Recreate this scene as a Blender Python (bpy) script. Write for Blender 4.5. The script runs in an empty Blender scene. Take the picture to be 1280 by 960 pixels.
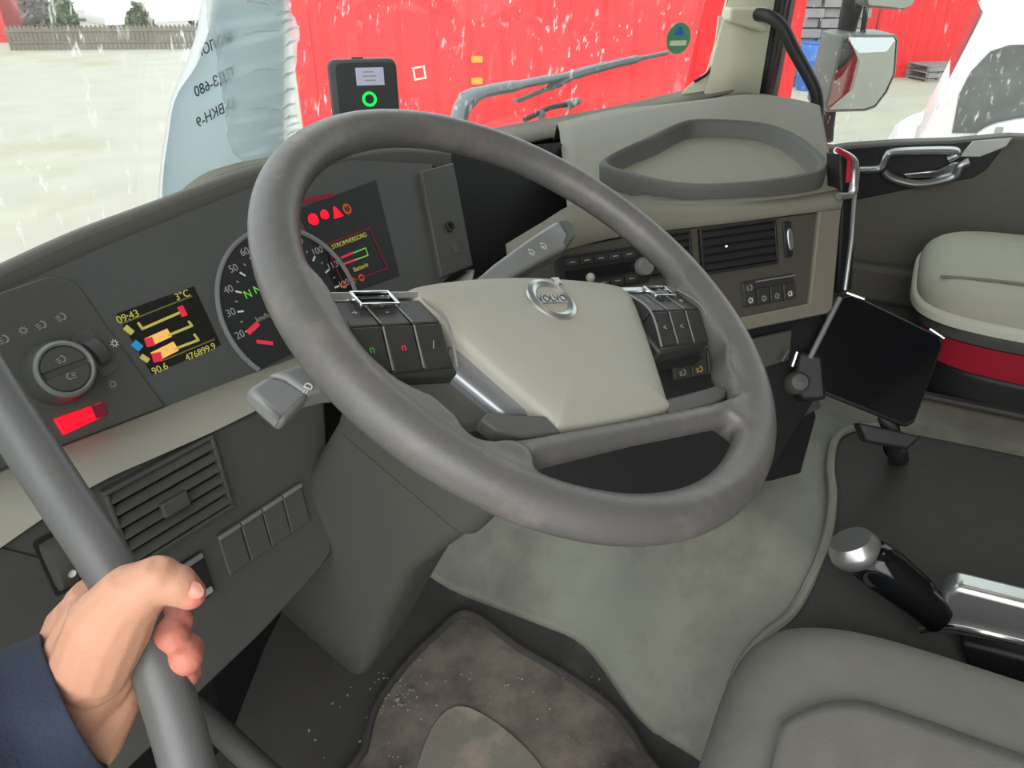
import bpy, bmesh, math, random
from mathutils import Vector, Matrix
random.seed(4)
sc = bpy.context.scene
col = sc.collection

# ------------------------------------------------------------------ camera, sky, exposure
# origin = centre of the steering wheel, x to the passenger side, y to the windshield, z up
FPX = 961.0
CAM = Vector((-.5396, -.2466, .2505))
PSI, PIT = math.radians(63.23), math.radians(29.66)
cR = Vector((math.cos(PSI), -math.sin(PSI), 0))
cU = Vector((math.sin(PSI) * math.sin(PIT), math.cos(PSI) * math.sin(PIT), math.cos(PIT)))
cD = cU.cross(cR)
cam_data = bpy.data.cameras.new('camera')
cam_data.sensor_width = 36.0
cam_data.lens = FPX / 1280 * 36
cam_data.clip_start = .01
cam_data.clip_end = 400
cam = bpy.data.objects.new('camera', cam_data)
col.objects.link(cam)
m3 = Matrix((cR, cU, -cD)).transposed()
cam.matrix_world = Matrix.Translation(CAM) @ m3.to_4x4()
sc.camera = cam

world = bpy.data.worlds.new('overcast_sky')
sc.world = world
world.use_nodes = True
wn = world.node_tree.nodes
bg = wn['Background']
bg.inputs[0].default_value = (.93, .97, 1.0, 1)
bg.inputs[1].default_value = 1.0

# sun behind thin cloud, off to the driver's side: very soft
sun_d = bpy.data.lights.new('hazy_sun', 'SUN')
sun_d.energy = .75
sun_d.angle = math.radians(50)
sun_d.color = (1.0, .98, .94)
sun = bpy.data.objects.new('hazy_sun', sun_d)
col.objects.link(sun)
sun.location = (-6, -3, 6)
sun.rotation_euler = Vector((.80, .28, -.52)).to_track_quat('-Z', 'Y').to_euler()

sc.view_settings.view_transform = 'Standard'
sc.view_settings.look = 'None'
sc.view_settings.gamma = 1.0
sc.view_settings.use_curve_mapping = False
sc.view_settings.exposure = 1.22

GROUND = -2.5

# ------------------------------------------------------------------ measuring helpers (photo pixel -> point on a real plane)
def ray(x, y):
    return cD + cR * ((x - 640) / FPX) + cU * ((480 - y) / FPX)

def frame(o, yaw, ang):
    """plane through o; x axis turned by yaw about z, y axis leaning by ang from the horizontal, z axis = outward normal"""
    w, a = math.radians(yaw), math.radians(ang)
    x = Vector((math.cos(w), math.sin(w), 0))
    y = Vector((-math.sin(w) * math.cos(a), math.cos(w) * math.cos(a), math.sin(a)))
    return frame3(o, x, y)

def frame3(o, x, y):
    x = Vector(x).normalized()
    n = x.cross(Vector(y)).normalized()
    y = n.cross(x)
    M = Matrix((x, y, n)).transposed().to_4x4()
    M.translation = Vector(o)
    return M

def wp(px, py, M, h=0.0):
    n = M.col[2].to_3d()
    o = M.translation + n * h
    R = ray(px, py)
    return CAM + R * ((o - CAM).dot(n) / R.dot(n))

def lp(px, py, M, h=0.0):
    q = M.inverted() @ wp(px, py, M, h)
    return (q.x, q.y)

def lpl(pts, M, h=0.0):
    return [lp(x, y, M, h) for x, y in pts]

def dp(px, py, t):
    return CAM + ray(px, py) * t

def gp(px, py):
    R = ray(px, py)
    return CAM + R * ((GROUND - CAM.z) / R.z)

def axp(px, py, ax, v):
    R = ray(px, py)
    return CAM + R * ((v - CAM[ax]) / R[ax])

# ------------------------------------------------------------------ materials
def s2l(c):
    c /= 255.0
    return c / 12.92 if c <= .04045 else ((c + .055) / 1.055) ** 2.4

MATS = {}
def mat(name, rgb, rough=.6, metal=0.0, var=.12, scale=60, bump=.15, bscale=900, emit=0.0, spec=.4, dirt=None, dscale=12, coat=0.0):
    """procedural plastic / cloth / metal: base colour with noise mottling, fine grain bump, optional wear stains"""
    m = bpy.data.materials.new(name)
    m.use_nodes = True
    nt = m.node_tree
    b = nt.nodes['Principled BSDF']
    base = tuple(s2l(c) for c in rgb) + (1,)
    tc = nt.nodes.new('ShaderNodeTexCoord')
    n1 = nt.nodes.new('ShaderNodeTexNoise')
    n1.inputs['Scale'].default_value = scale
    n1.inputs['Detail'].default_value = 4
    nt.links.new(tc.outputs['Object'], n1.inputs['Vector'])
    mx = nt.nodes.new('ShaderNodeMix')
    mx.data_type = 'RGBA'
    mx.inputs['A'].default_value = tuple(c * (1 - var) for c in base[:3]) + (1,)
    mx.inputs['B'].default_value = tuple(min(1, c * (1 + var)) for c in base[:3]) + (1,)
    nt.links.new(n1.outputs['Fac'], mx.inputs['Factor'])
    out = mx.outputs['Result']
    if dirt:
        n2 = nt.nodes.new('ShaderNodeTexNoise')
        n2.inputs['Scale'].default_value = dscale
        n2.inputs['Detail'].default_value = 8
        n2.inputs['Roughness'].default_value = .65
        nt.links.new(tc.outputs['Object'], n2.inputs['Vector'])
        rp = nt.nodes.new('ShaderNodeValToRGB')
        rp.color_ramp.elements[0].position = dirt[1]
        rp.color_ramp.elements[1].position = dirt[2]
        nt.links.new(n2.outputs['Fac'], rp.inputs['Fac'])
        m2 = nt.nodes.new('ShaderNodeMix')
        m2.data_type = 'RGBA'
        nt.links.new(rp.outputs['Color'], m2.inputs['Factor'])
        nt.links.new(out, m2.inputs['A'])
        m2.inputs['B'].default_value = tuple(s2l(c) for c in dirt[0]) + (1,)
        out = m2.outputs['Result']
    nt.links.new(out, b.inputs['Base Color'])
    b.inputs['Roughness'].default_value = rough
    b.inputs['Metallic'].default_value = metal
    b.inputs['Specular IOR Level'].default_value = spec
    if coat:
        b.inputs['Coat Weight'].default_value = coat
        b.inputs['Coat Roughness'].default_value = .08
    if bump:
        n3 = nt.nodes.new('ShaderNodeTexNoise')
        n3.inputs['Scale'].default_value = bscale
        nt.links.new(tc.outputs['Object'], n3.inputs['Vector'])
        bp = nt.nodes.new('ShaderNodeBump')
        bp.inputs['Strength'].default_value = bump
        bp.inputs['Distance'].default_value = .0008
        nt.links.new(n3.outputs['Fac'], bp.inputs['Height'])
        nt.links.new(bp.outputs['Normal'], b.inputs['Normal'])
    if emit:
        nt.links.new(out, b.inputs['Emission Color'])
        b.inputs['Emission Strength'].default_value = emit
    MATS[name] = m
    return m

def glass_mat(name, tint, gloss=.06, rough=.02, drops=0.0, film=0.0):
    """thin pane: clear transmission, faint reflection, wet specks and a dusty film that scatter light"""
    m = bpy.data.materials.new(name)
    m.use_nodes = True
    nt = m.node_tree
    nt.nodes.clear()
    o = nt.nodes.new('ShaderNodeOutputMaterial')
    tr = nt.nodes.new('ShaderNodeBsdfTransparent')
    tr.inputs['Color'].default_value = tuple(tint) + (1,)
    gl = nt.nodes.new('ShaderNodeBsdfGlossy')
    gl.inputs['Roughness'].default_value = rough
    gl.inputs['Color'].default_value = (1, 1, 1, 1)
    mx = nt.nodes.new('ShaderNodeMixShader')
    mx.inputs[0].default_value = gloss
    nt.links.new(tr.outputs[0], mx.inputs[1])
    nt.links.new(gl.outputs[0], mx.inputs[2])
    res = mx.outputs[0]
    if drops or film:
        tc = nt.nodes.new('ShaderNodeTexCoord')
        mp = nt.nodes.new('ShaderNodeMapping')
        mp.inputs['Scale'].default_value = (1, 1, .45)
        nt.links.new(tc.outputs['Object'], mp.inputs['Vector'])
        n1 = nt.nodes.new('ShaderNodeTexNoise')
        n1.inputs['Scale'].default_value = 85
        n1.inputs['Detail'].default_value = 3
        nt.links.new(mp.outputs[0], n1.inputs['Vector'])
        r1 = nt.nodes.new('ShaderNodeValToRGB')
        r1.color_ramp.elements[0].position = .62
        r1.color_ramp.elements[1].position = .72
        nt.links.new(n1.outputs['Fac'], r1.inputs['Fac'])
        n2 = nt.nodes.new('ShaderNodeTexNoise')
        n2.inputs['Scale'].default_value = 7
        n2.inputs['Detail'].default_value = 2
        nt.links.new(tc.outputs['Object'], n2.inputs['Vector'])
        r2 = nt.nodes.new('ShaderNodeValToRGB')
        r2.color_ramp.elements[0].position = .42
        r2.color_ramp.elements[1].position = .62
        nt.links.new(n2.outputs['Fac'], r2.inputs['Fac'])
        ml = nt.nodes.new('ShaderNodeMath')
        ml.operation = 'MULTIPLY'
        nt.links.new(r1.outputs['Color'], ml.inputs[0])
        nt.links.new(r2.outputs['Color'], ml.inputs[1])
        m2 = nt.nodes.new('ShaderNodeMath')
        m2.operation = 'MULTIPLY_ADD'
        m2.inputs[1].default_value = drops
        m2.inputs[2].default_value = film
        nt.links.new(ml.outputs[0], m2.inputs[0])
        df = nt.nodes.new('ShaderNodeBsdfTranslucent')
        df.inputs['Color'].default_value = (.95, .95, .95, 1)
        ms = nt.nodes.new('ShaderNodeMixShader')
        nt.links.new(m2.outputs[0], ms.inputs[0])
        nt.links.new(res, ms.inputs[1])
        nt.links.new(df.outputs[0], ms.inputs[2])
        res = ms.outputs[0]
    nt.links.new(res, o.inputs['Surface'])
    MATS[name] = m
    return m

# plastics of the cab
mat('dark_plastic', (76, 76, 72), rough=.55, var=.10)
mat('cluster_plastic', (80, 81, 80), rough=.5, var=.06)
mat('black_plastic', (34, 34, 35), rough=.5, var=.10)
mat('void_black', (20, 20, 21), rough=.7, var=.05)
mat('gloss_black', (16, 17, 19), rough=.12, var=.05, bump=0)
mat('beige_trim', (142, 137, 124), rough=.6, var=.06)
mat('dash_top', (122, 119, 106), rough=.65, var=.07)
mat('hood_grey', (100, 98, 92), rough=.6, var=.06)
mat('bezel_olive', (116, 111, 99), rough=.6, var=.06)
mat('centre_plastic', (72, 69, 62), rough=.55, var=.07)
mat('tray_rubber', (84, 83, 79), rough=.6, var=.06)
mat('tray_floor', (134, 131, 118), rough=.75, var=.10)
mat('cream_pillar', (205, 202, 180), rough=.7, var=.04)
mat('leather_rim', (94, 92, 90), rough=.38, var=.10, scale=30, bump=.25, bscale=700, dirt=((124, 115, 108), .50, .78), dscale=18)
mat('pad_beige', (156, 154, 142), rough=.55, var=.03, dirt=((156, 143, 123), .52, .80), dscale=9)
mat('spoke_silver', (150, 152, 156), rough=.35, metal=.6, var=.05, bump=.05)
mat('button_black', (52, 51, 49), rough=.42, var=.08)
mat('chrome', (225, 228, 230), rough=.12, metal=1.0, var=.02, bump=0)
mat('satin_metal', (190, 192, 190), rough=.3, metal=.85, var=.03, bump=.05)
mat('print_white', (215, 215, 208), rough=.7, var=.02, bump=0)
mat('print_grey', (150, 150, 146), rough=.7, var=.02, bump=0)
mat('print_green', (70, 170, 80), rough=.7, var=.02, bump=0)
mat('print_red', (215, 50, 80), rough=.7, var=.02, bump=0)
mat('print_amber', (190, 160, 60), rough=.7, var=.02, bump=0)
mat('led_red', (255, 6, 30), emit=.75, bump=0, var=.02)
mat('led_red_dim', (120, 20, 40), emit=.08, bump=0, var=.02)
mat('led_green', (0, 230, 70), emit=.6, bump=0, var=.02)
mat('led_green_soft', (105, 190, 65), emit=.18, bump=0, var=.02)
mat('led_amber', (190, 78, 36), emit=.12, bump=0, var=.02)
mat('led_yellow', (180, 172, 84), emit=.12, bump=0, var=.02)
mat('led_olive', (104, 100, 56), emit=.06, bump=0, var=.02)
mat('led_orange', (228, 176, 92), emit=.2, bump=0, var=.02)
mat('led_blue', (40, 130, 185), emit=.15, bump=0, var=.02)
mat('led_crimson', (205, 40, 66), emit=.18, bump=0, var=.02)
mat('lcd_grey', (165, 165, 185), emit=.15, bump=0, var=.03)
mat('screen_dark', (34, 33, 30), rough=.35, var=.05, bump=0)
mat('gauge_black', (40, 41, 42), rough=.5, var=.05)
mat('gauge_ring', (118, 119, 118), rough=.4, var=.05)
mat('carpet_grey', (138, 140, 128), rough=.9, var=.10, scale=18, bump=.5, bscale=500, dirt=((104, 103, 94), .50, .78), dscale=6)
mat('rubber_black', (62, 60, 58), rough=.75, var=.18, scale=25, bump=.5, bscale=350, dirt=((98, 92, 84), .62, .85), dscale=9)
mat('rubber_worn', (64, 61, 58), rough=.8, var=.2, scale=60, bump=.5, bscale=300, dirt=((138, 126, 116), .36, .64), dscale=5)
mat('mat_pad_worn', (122, 118, 108), rough=.85, var=.15, scale=40, bump=.4, bscale=300, dirt=((160, 144, 130), .48, .66), dscale=11)
mat('seat_fabric', (130, 127, 121), rough=.95, var=.10, scale=25, bump=.6, bscale=1400)
mat('seat_fabric_ribbed', (120, 117, 112), rough=.95, var=.14, scale=30, bump=.7, bscale=1100)
mat('seat_light', (176, 175, 158), rough=.9, var=.06, scale=30, bump=.4, bscale=900)
mat('seat_cream', (206, 206, 188), rough=.85, var=.05, bump=.3)
mat('seat_red', (165, 18, 42), rough=.8, var=.08)
mat('door_plastic', (104, 102, 94), rough=.65, var=.08)
mat('door_black', (34, 34, 35), rough=.4, var=.06)
mat('skin', (198, 146, 120), rough=.5, var=.07, scale=45, bump=.25, bscale=450, spec=.35)

mat('nail', (194, 138, 120), rough=.3, var=.03, bump=0)
mat('navy_cloth', (46, 54, 72), rough=.8, var=.14, scale=20, bump=.5, bscale=500)
mat('paper_white', (222, 228, 228), rough=.8, var=.02, bump=.05)
mat('paper_blue', (200, 218, 222), rough=.75, var=.03, bump=.05)
mat('print_ink', (72, 76, 82), rough=.8, var=.1, bump=0)
mat('sticker_green', (92, 158, 122), rough=.5, var=.04, bump=0)
mat('sticker_cream', (232, 226, 196), rough=.5, var=.02, bump=0)
mat('container_red', (226, 36, 42), rough=.55, var=.08, scale=2.0, bump=0, dirt=((236, 96, 92), .62, .80), dscale=2.5)
mat('container_dull', (196, 40, 42), rough=.6, var=.08, scale=2.0, bump=0)
mat('cab_maroon', (70, 16, 28), rough=.25, var=.04, bump=0, coat=.6)
mat('cab_red', (170, 20, 30), rough=.3, var=.04, bump=0, coat=.5)
mat('amber_plastic', (240, 158, 40), rough=.3, var=.03, bump=0)
mat('gravel', (170, 166, 152), rough=.95, var=.16, scale=1.2, bump=.5, bscale=30, dirt=((150, 146, 100), .58, .74), dscale=.22)
mat('fence_wood', (112, 104, 92), rough=.9, var=.25, scale=6, bump=0)
mat('hedge_green', (104, 118, 84), rough=.95, var=.3, scale=8, bump=0)
mat('van_white', (232, 234, 236), rough=.25, var=.01, bump=0, coat=.5)
mat('car_silver', (210, 212, 214), rough=.3, var=.02, bump=0, coat=.4)
mat('tyre', (40, 40, 41), rough=.8, var=.1)
mat('dark_glass', (70, 80, 84), rough=.06, var=.05, bump=0, spec=.8)
mat('van_glass', (96, 102, 100), rough=.10, var=.35, scale=5, bump=.6, bscale=60, spec=.7)
mat('mirror_glass', (190, 192, 192), rough=.02, metal=1.0, var=.01, bump=0)
mat('mirror_grey', (150, 152, 150), rough=.45, var=.04)
mat('wiper_grey', (128, 134, 140), rough=.5, var=.08, bump=.2)
mat('headliner', (120, 118, 110), rough=.9, var=.03)
mat('fill_lens', (255, 246, 228), emit=2.0, bump=0, var=.01)  # glow of the added fill lamp overhead
mat('barrel_blue', (60, 110, 190), rough=.5, var=.05, bump=0)
mat('stack_grey', (140, 136, 136), rough=.8, var=.3, scale=4, bump=0)
glass_mat('windshield_glass', (.92, .95, .94), gloss=.035, drops=.7, film=.025)
glass_mat('door_glass', (.86, .90, .88), gloss=.03, drops=.5, film=.015)
for nm_ in ('paper_white', 'paper_blue'):
    nt = MATS[nm_].node_tree
    b_ = nt.nodes['Principled BSDF']
    tl = nt.nodes.new('ShaderNodeBsdfTranslucent')
    tl.inputs['Color'].default_value = (.82, .88, .9, 1) if nm_ == 'paper_blue' else (1, 1, 1, 1)
    mx_ = nt.nodes.new('ShaderNodeMixShader')
    mx_.inputs[0].default_value = .55 if nm_ == 'paper_blue' else .8
    nt.links.new(b_.outputs[0], mx_.inputs[1])
    nt.links.new(tl.outputs[0], mx_.inputs[2])
    nt.links.new(mx_.outputs[0], nt.nodes['Material Output'].inputs['Surface'])
glass_mat('clear_film', (.94, .96, .96), gloss=.05, rough=.15, film=.34)

# ------------------------------------------------------------------ mesh helpers
class MB:
    def __init__(s):
        s.v, s.f = [], []
    def add(s, vs, fs):
        k = len(s.v)
        s.v += [Vector(v) for v in vs]
        s.f += [tuple(i + k for i in f) for f in fs]
        return s
    def box(s, c, size, M=Matrix.Identity(4)):
        cx, cy, cz = c
        a, b, h = (x / 2 for x in size)
        vs = [M @ Vector((cx + i * a, cy + j * b, cz + k * h)) for k in (-1, 1) for j in (-1, 1) for i in (-1, 1)]
        return s.add(vs, [(0, 2, 3, 1), (4, 5, 7, 6), (0, 1, 5, 4), (2, 6, 7, 3), (0, 4, 6, 2), (1, 3, 7, 5)])
    def prism(s, poly, h0, h1, M=Matrix.Identity(4)):
        n = len(poly)
        ar = sum(poly[i][0] * poly[(i + 1) % n][1] - poly[(i + 1) % n][0] * poly[i][1] for i in range(n))
        if ar < 0:
            poly = poly[::-1]
        vs = [M @ Vector((x, y, h0)) for x, y in poly] + [M @ Vector((x, y, h1)) for x, y in poly]
        fs = [tuple(range(n - 1, -1, -1)), tuple(range(n, 2 * n))]
        fs += [(i, (i + 1) % n, n + (i + 1) % n, n + i) for i in range(n)]
        return s.add(vs, fs)
    def loft(s, rings, closed=True, caps=(True, True)):
        n = len(rings[0])
        vs = [v for r in rings for v in r]
        fs = []
        for k in range(len(rings) - 1):
            for i in range(n if closed else n - 1):
                j = (i + 1) % n
                fs.append((k * n + i, k * n + j, (k + 1) * n + j, (k + 1) * n + i))
        if closed and caps[0]:
            fs.append(tuple(range(n - 1, -1, -1)))
        if closed and caps[1]:
            b = (len(rings) - 1) * n
            fs.append(tuple(range(b, b + n)))
        return s.add(vs, fs)
    def tube(s, path, rad, seg=12, closed=False, flat=1.0, up=(0, 0, 1), caps=True):
        P = [Vector(p) for p in path]
        n = len(P)
        if not hasattr(rad, '__len__'):
            rad = [rad] * n
        rings = []
        for i, p in enumerate(P):
            a = P[i - 1] if (i > 0 or closed) else P[i]
            b = P[(i + 1) % n] if (i < n - 1 or closed) else P[i]
            t = (b - a).normalized()
            x = t.cross(Vector(up))
            if x.length < 1e-4:
                x = t.cross(Vector((1, 0, 0)))
            x.normalize()
            y = x.cross(t).normalized()
            rings.append([p + (x * math.cos(q) + y * (math.sin(q) * flat)) * rad[i] for q in (2 * math.pi * k / seg for k in range(seg))])
        if closed:
            rings.append(rings[0])
        return s.loft(rings, True, (caps and not closed, caps and not closed))
    def ball(s, c, r, seg=12, M=None, sc3=(1, 1, 1)):
        rings = []
        for i in range(1, seg // 2):
            ph = math.pi * i / (seg // 2)
            rings.append([Vector((sc3[0] * math.sin(ph) * math.cos(q), sc3[1] * math.sin(ph) * math.sin(q), -sc3[2] * math.cos(ph))) * r for q in (2 * math.pi * k / seg for k in range(seg))])
        rings = [[(M.to_3x3() @ v if M else v) + Vector(c) for v in R] for R in rings]
        return s.loft(rings, True, (True, True))
    def lathe(s, prof, M, seg=32, caps=(True, True)):
        rings = [[M @ Vector((r * math.cos(q), r * math.sin(q), h)) for q in (2 * math.pi * k / seg for k in range(seg))] for r, h in prof]
        return s.loft(rings, True, caps)
    def build(s, name, m, parent=None, bevel=0.0, bseg=2, smooth=True, sub=0, angle=40, solid=0.0):
        me = bpy.data.meshes.new(name)
        me.from_pydata([tuple(v) for v in s.v], [], s.f)
        bm = bmesh.new()
        bm.from_mesh(me)
        bmesh.ops.recalc_face_normals(bm, faces=bm.faces)
        bm.to_mesh(me)
        bm.free()
        me.materials.append(MATS[m])
        o = bpy.data.objects.new(name, me)
        col.objects.link(o)
        if solid:
            q = o.modifiers.new('thick', 'SOLIDIFY')
            q.thickness = solid
            q.offset = 0
        if bevel:
            q = o.modifiers.new('bevel', 'BEVEL')
            q.width = bevel
            q.segments = bseg
            q.limit_method = 'ANGLE'
            q.angle_limit = math.radians(35)
        if sub:
            q = o.modifiers.new('sub', 'SUBSURF')
            q.levels = q.render_levels = sub
        if smooth:
            me.shade_smooth()
            if not sub:
                try:
                    me.set_sharp_from_angle(angle=math.radians(angle))
                except Exception:
                    pass
        if parent is not None:
            o.parent = parent
            o.matrix_parent_inverse = Matrix.Translation(-parent_world(parent))
        return o

def parent_world(p):
    v = p.location.copy()
    q = p.parent
    while q:                      # mesh parents sit at the origin, empties carry an offset
        v = v if p.type == 'EMPTY' else Vector((0, 0, 0))
        q = None
    return v if p.type == 'EMPTY' else Vector((0, 0, 0))

def tag(o, label, cat=None, group=None, kind=None):
    o['label'] = label
    if cat: o['category'] = cat
    if group: o['group'] = group
    if kind: o['kind'] = kind
    return o

def thing(name, label, cat, loc=(0, 0, 0), group=None, kind=None):
    o = bpy.data.objects.new(name, None)
    o.location = loc
    o.empty_display_size = .05
    col.objects.link(o)
    return tag(o, label, cat, group, kind)

def remesh(o, voxel, it=6, fac=.5):
    q = o.modifiers.new('blend', 'REMESH')
    q.mode = 'VOXEL'
    q.voxel_size = voxel
    q.use_smooth_shade = True
    q = o.modifiers.new('soft', 'SMOOTH')
    q.factor = fac
    q.iterations = it

def text(name, body, M, size, m, parent, cx=True, mirror=False, depth=.0002, align='CENTER'):
    cu = bpy.data.curves.new(name, 'FONT')
    cu.body = body
    cu.size = size
    cu.align_x = align
    cu.align_y = 'CENTER'
    cu.extrude = depth
    tmp = bpy.data.objects.new(name + '_tmp', cu)
    col.objects.link(tmp)
    dg = bpy.context.evaluated_depsgraph_get()
    me = bpy.data.meshes.new_from_object(tmp.evaluated_get(dg))
    bpy.data.objects.remove(tmp)
    T = M @ Matrix.Diagonal((-1 if mirror else 1, 1, 1, 1))
    me.transform(T)
    if mirror:
        me.flip_normals()
    me.name = name
    me.materials.clear()
    me.materials.append(MATS[m])
    o = bpy.data.objects.new(name, me)
    col.objects.link(o)
    if parent is not None:
        o.parent = parent
        o.matrix_parent_inverse = Matrix.Translation(-parent_world(parent))
    return o

def off(M, x, y, h=0.0, rot=0.0):
    return M @ Matrix.Translation((x, y, h)) @ Matrix.Rotation(math.radians(rot), 4, 'Z')

def rrect(x0, x1, y0, y1, r, k=4):
    pts = []
    for cx, cy, a0 in ((x1 - r, y1 - r, 0), (x0 + r, y1 - r, 90), (x0 + r, y0 + r, 180), (x1 - r, y0 + r, 270)):
        for i in range(k + 1):
            a = math.radians(a0 + 90 * i / k)
            pts.append((cx + r * math.cos(a), cy + r * math.sin(a)))
    return pts

def smooth_closed(pts, n=4):
    out = []
    N = len(pts)
    for i in range(N):
        p0, p1, p2, p3 = (Vector(pts[(i + k) % N]) for k in (-1, 0, 1, 2))
        for k in range(n):
            t = k / n
            out.append(tuple(.5 * (2 * p1 + (p2 - p0) * t + (2 * p0 - 5 * p1 + 4 * p2 - p3) * t * t + (3 * p1 - p0 - 3 * p2 + p3) * t ** 3)))
    return out

def smooth_open(pts, n=6):
    out = []
    N = len(pts)
    P = [Vector(p) for p in pts]
    for i in range(N - 1):
        p0, p1, p2, p3 = P[max(i - 1, 0)], P[i], P[i + 1], P[min(i + 2, N - 1)]
        for k in range(n):
            t = k / n
            out.append(.5 * (2 * p1 + (p2 - p0) * t + (2 * p0 - 5 * p1 + 4 * p2 - p3) * t * t + (3 * p1 - p0 - 3 * p2 + p3) * t ** 3))
    out.append(P[-1])
    return out

def sstep(a, b, x):
    t = min(1, max(0, (x - a) / (b - a)))
    return t * t * (3 - 2 * t)

# ------------------------------------------------------------------ planes of the cab
PCL = frame((0, .31, -.06), -8, 62)            # instrument cluster face
PLP = frame((-.15, .225, -.2), -8, 84)         # lower driver panel
PCE = frame((.658, -.191, -.142), -42, 70)     # centre stack, turned to the driver
PTR = frame3((.546, -.03, -.05), (.236, -.972, 0), (.964, .234, .13))   # tray on the dash
PVI = frame((0, .365, 0), -8, 90)              # rear edge of the instrument hood

def glass_y(x, z):
    return .60 - .35 * (abs(x - .55) / .95) ** 2.6 - .14 * z

def on_glass(px, py, inset=0.0):
    R = ray(px, py)
    lo, hi = .3, 4.0
    for _ in range(50):
        t = (lo + hi) / 2
        p = CAM + R * t
        lim = glass_y(p.x, p.z) - inset if p.x < 1.75 else -9
        if p.y < lim: lo = t
        else: hi = t
    return CAM + R * lo

# ================================================================== SETTING
# ---- floor of the cab: footwell with the engine tunnel rising on the right
def floor_z(x, y):
    xb = .36 if y > .1 else .36 - .12 * sstep(.1, -.12, y) - .10 * sstep(-.1, -.45, y)
    z = -.80 + .25 * sstep(xb - .02, xb + .26, x)
    z += .10 * sstep(.30, .60, y) * (1 - sstep(xb - .02, xb + .2, x))
    z -= .10 * sstep(1.0, 1.25, x)
    return z
b = MB()
NX, NY = 90, 70
X0, X1, Y0, Y1 = -.62, 1.62, -1.6, .62
b.add([(X0 + (X1 - X0) * i / NX, Y0 + (Y1 - Y0) * j / NY, floor_z(X0 + (X1 - X0) * i / NX, Y0 + (Y1 - Y0) * j / NY)) for j in range(NY + 1) for i in range(NX + 1)],
      [(j * (NX + 1) + i, j * (NX + 1) + i + 1, (j + 1) * (NX + 1) + i + 1, (j + 1) * (NX + 1) + i) for j in range(NY) for i in range(NX)])
tag(b.build('floor', 'rubber_black', solid=.01), 'black rubber covered cab floor', 'floor', kind='structure')
def tun_x(y):
    return .352 if y > .1 else .352 - .12 * sstep(.1, -.12, y) - .10 * sstep(-.1, -.45, y)
b = MB()
rows = []
for j in range(60):
    y = .585 - j * (1.3 / 59)
    x0_ = tun_x(y)
    rows.append([Vector((x0_ + (1.02 - x0_) * (i / 40) ** 1.3, y, floor_z(x0_ + (1.02 - x0_) * (i / 40) ** 1.3, y) + .012 - .010 * (i == 0))) for i in range(41)])
b.loft(rows, closed=False)
tag(b.build('engine_tunnel', 'carpet_grey', solid=.006), 'scuffed grey carpet over the engine tunnel right of the footwell', 'tunnel cover', kind='structure')
b = MB().box((-.585, .44, .05), (.05, .36, 1.9))
tag(b.build('wall_left', 'dark_plastic'), 'dark side wall in front of the driver door opening', 'wall', kind='structure')
b = MB().box((-.585, -1.30, .05), (.05, .66, 1.9))
tag(b.build('wall_left', 'headliner'), 'side wall behind the driver door opening', 'wall', kind='structure')
b = MB().box((.5, .46, .985), (2.2, .22, .05))
tag(b.build('trim_3', 'headliner'), 'header above the windshield', 'trim', kind='structure')

b = MB()
b.loft([[(xx, max(.45 if xx < .5 else .1, .57 - .35 * (abs(xx - .55) / .95) ** 2.6), z) for xx in (-.58 + 2.1 * i / 30 for i in range(31))] for z in (-.85, -.5, -.12)], closed=False)
tag(b.build('wall_front', 'void_black', solid=.02, smooth=False), 'black firewall behind the dashboard', 'wall', kind='structure')
b = MB().box((.5, -1.62, .05), (2.26, .04, 1.95))
tag(b.build('wall_rear', 'headliner'), 'pale rear wall of the cab behind the seats', 'wall', kind='structure')
b = MB().box((.5, -.55, 1.0), (2.26, 2.2, .04))
tag(b.build('ceiling', 'headliner'), 'pale cab headliner', 'ceiling', kind='structure')

# ---- windshield
b = MB()
N = 40
rows = []
for k in range(9):
    z = -.16 + k * (1.0 + .16) / 8
    rows.append([(xx, glass_y(xx, z), z) for xx in (-.52 + (1.47 + .52) * i / N for i in range(N + 1))])
b.loft(rows, closed=False)
tag(b.build('window_1', 'windshield_glass', solid=.004), 'rain-spotted curved windshield in front of the dashboard', 'window', kind='structure')

# right pillar between windshield and door window (cream inside, black seal, maroon outside)
def strip(name, pts_a, pts_b, m, parent=None, thick=.02, **kw):
    bb = MB()
    bb.loft([pts_a, pts_b], closed=False)
    return bb.build(name, m, parent, solid=thick, **kw)

def extrap(a, b, z):
    a, b = Vector(a), Vector(b)
    return a + (b - a) * ((z - a.z) / (b.z - a.z))

PPI = frame((1.48, .22, 0), -52, 88)
def edge_line(p1, p2, M, zs, h=0.0):
    a, c = wp(*p1, M, h), wp(*p2, M, h)
    return [extrap(a, c, z) for z in zs]
zs = [-.10, 0, .1, .25, .5, .98]
pil = thing('trim_1', 'cream inner pillar trim at the far end of the windshield', 'pillar', (1.48, .22, -.1), kind='structure')
L = edge_line((886, 90), (909, 0), PPI, zs)
Rr = edge_line((948, 110), (966, 0), PPI, zs)
strip('inner_trim', L, Rr, 'cream_pillar', pil, thick=.02)
L2 = edge_line((948, 110), (966, 0), PPI, zs, -.015)
R2 = edge_line((958, 110), (977, 0), PPI, zs, -.015)
strip('door_seal', L2, R2, 'black_plastic', pil, thick=.03)
L3 = edge_line((958, 110), (977, 0), PPI, zs, -.05)
R3 = edge_line((970, 110), (991, 0), PPI, zs, -.05)
strip('outer_skin', L3, R3, 'cab_maroon', pil, thick=.03)
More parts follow.
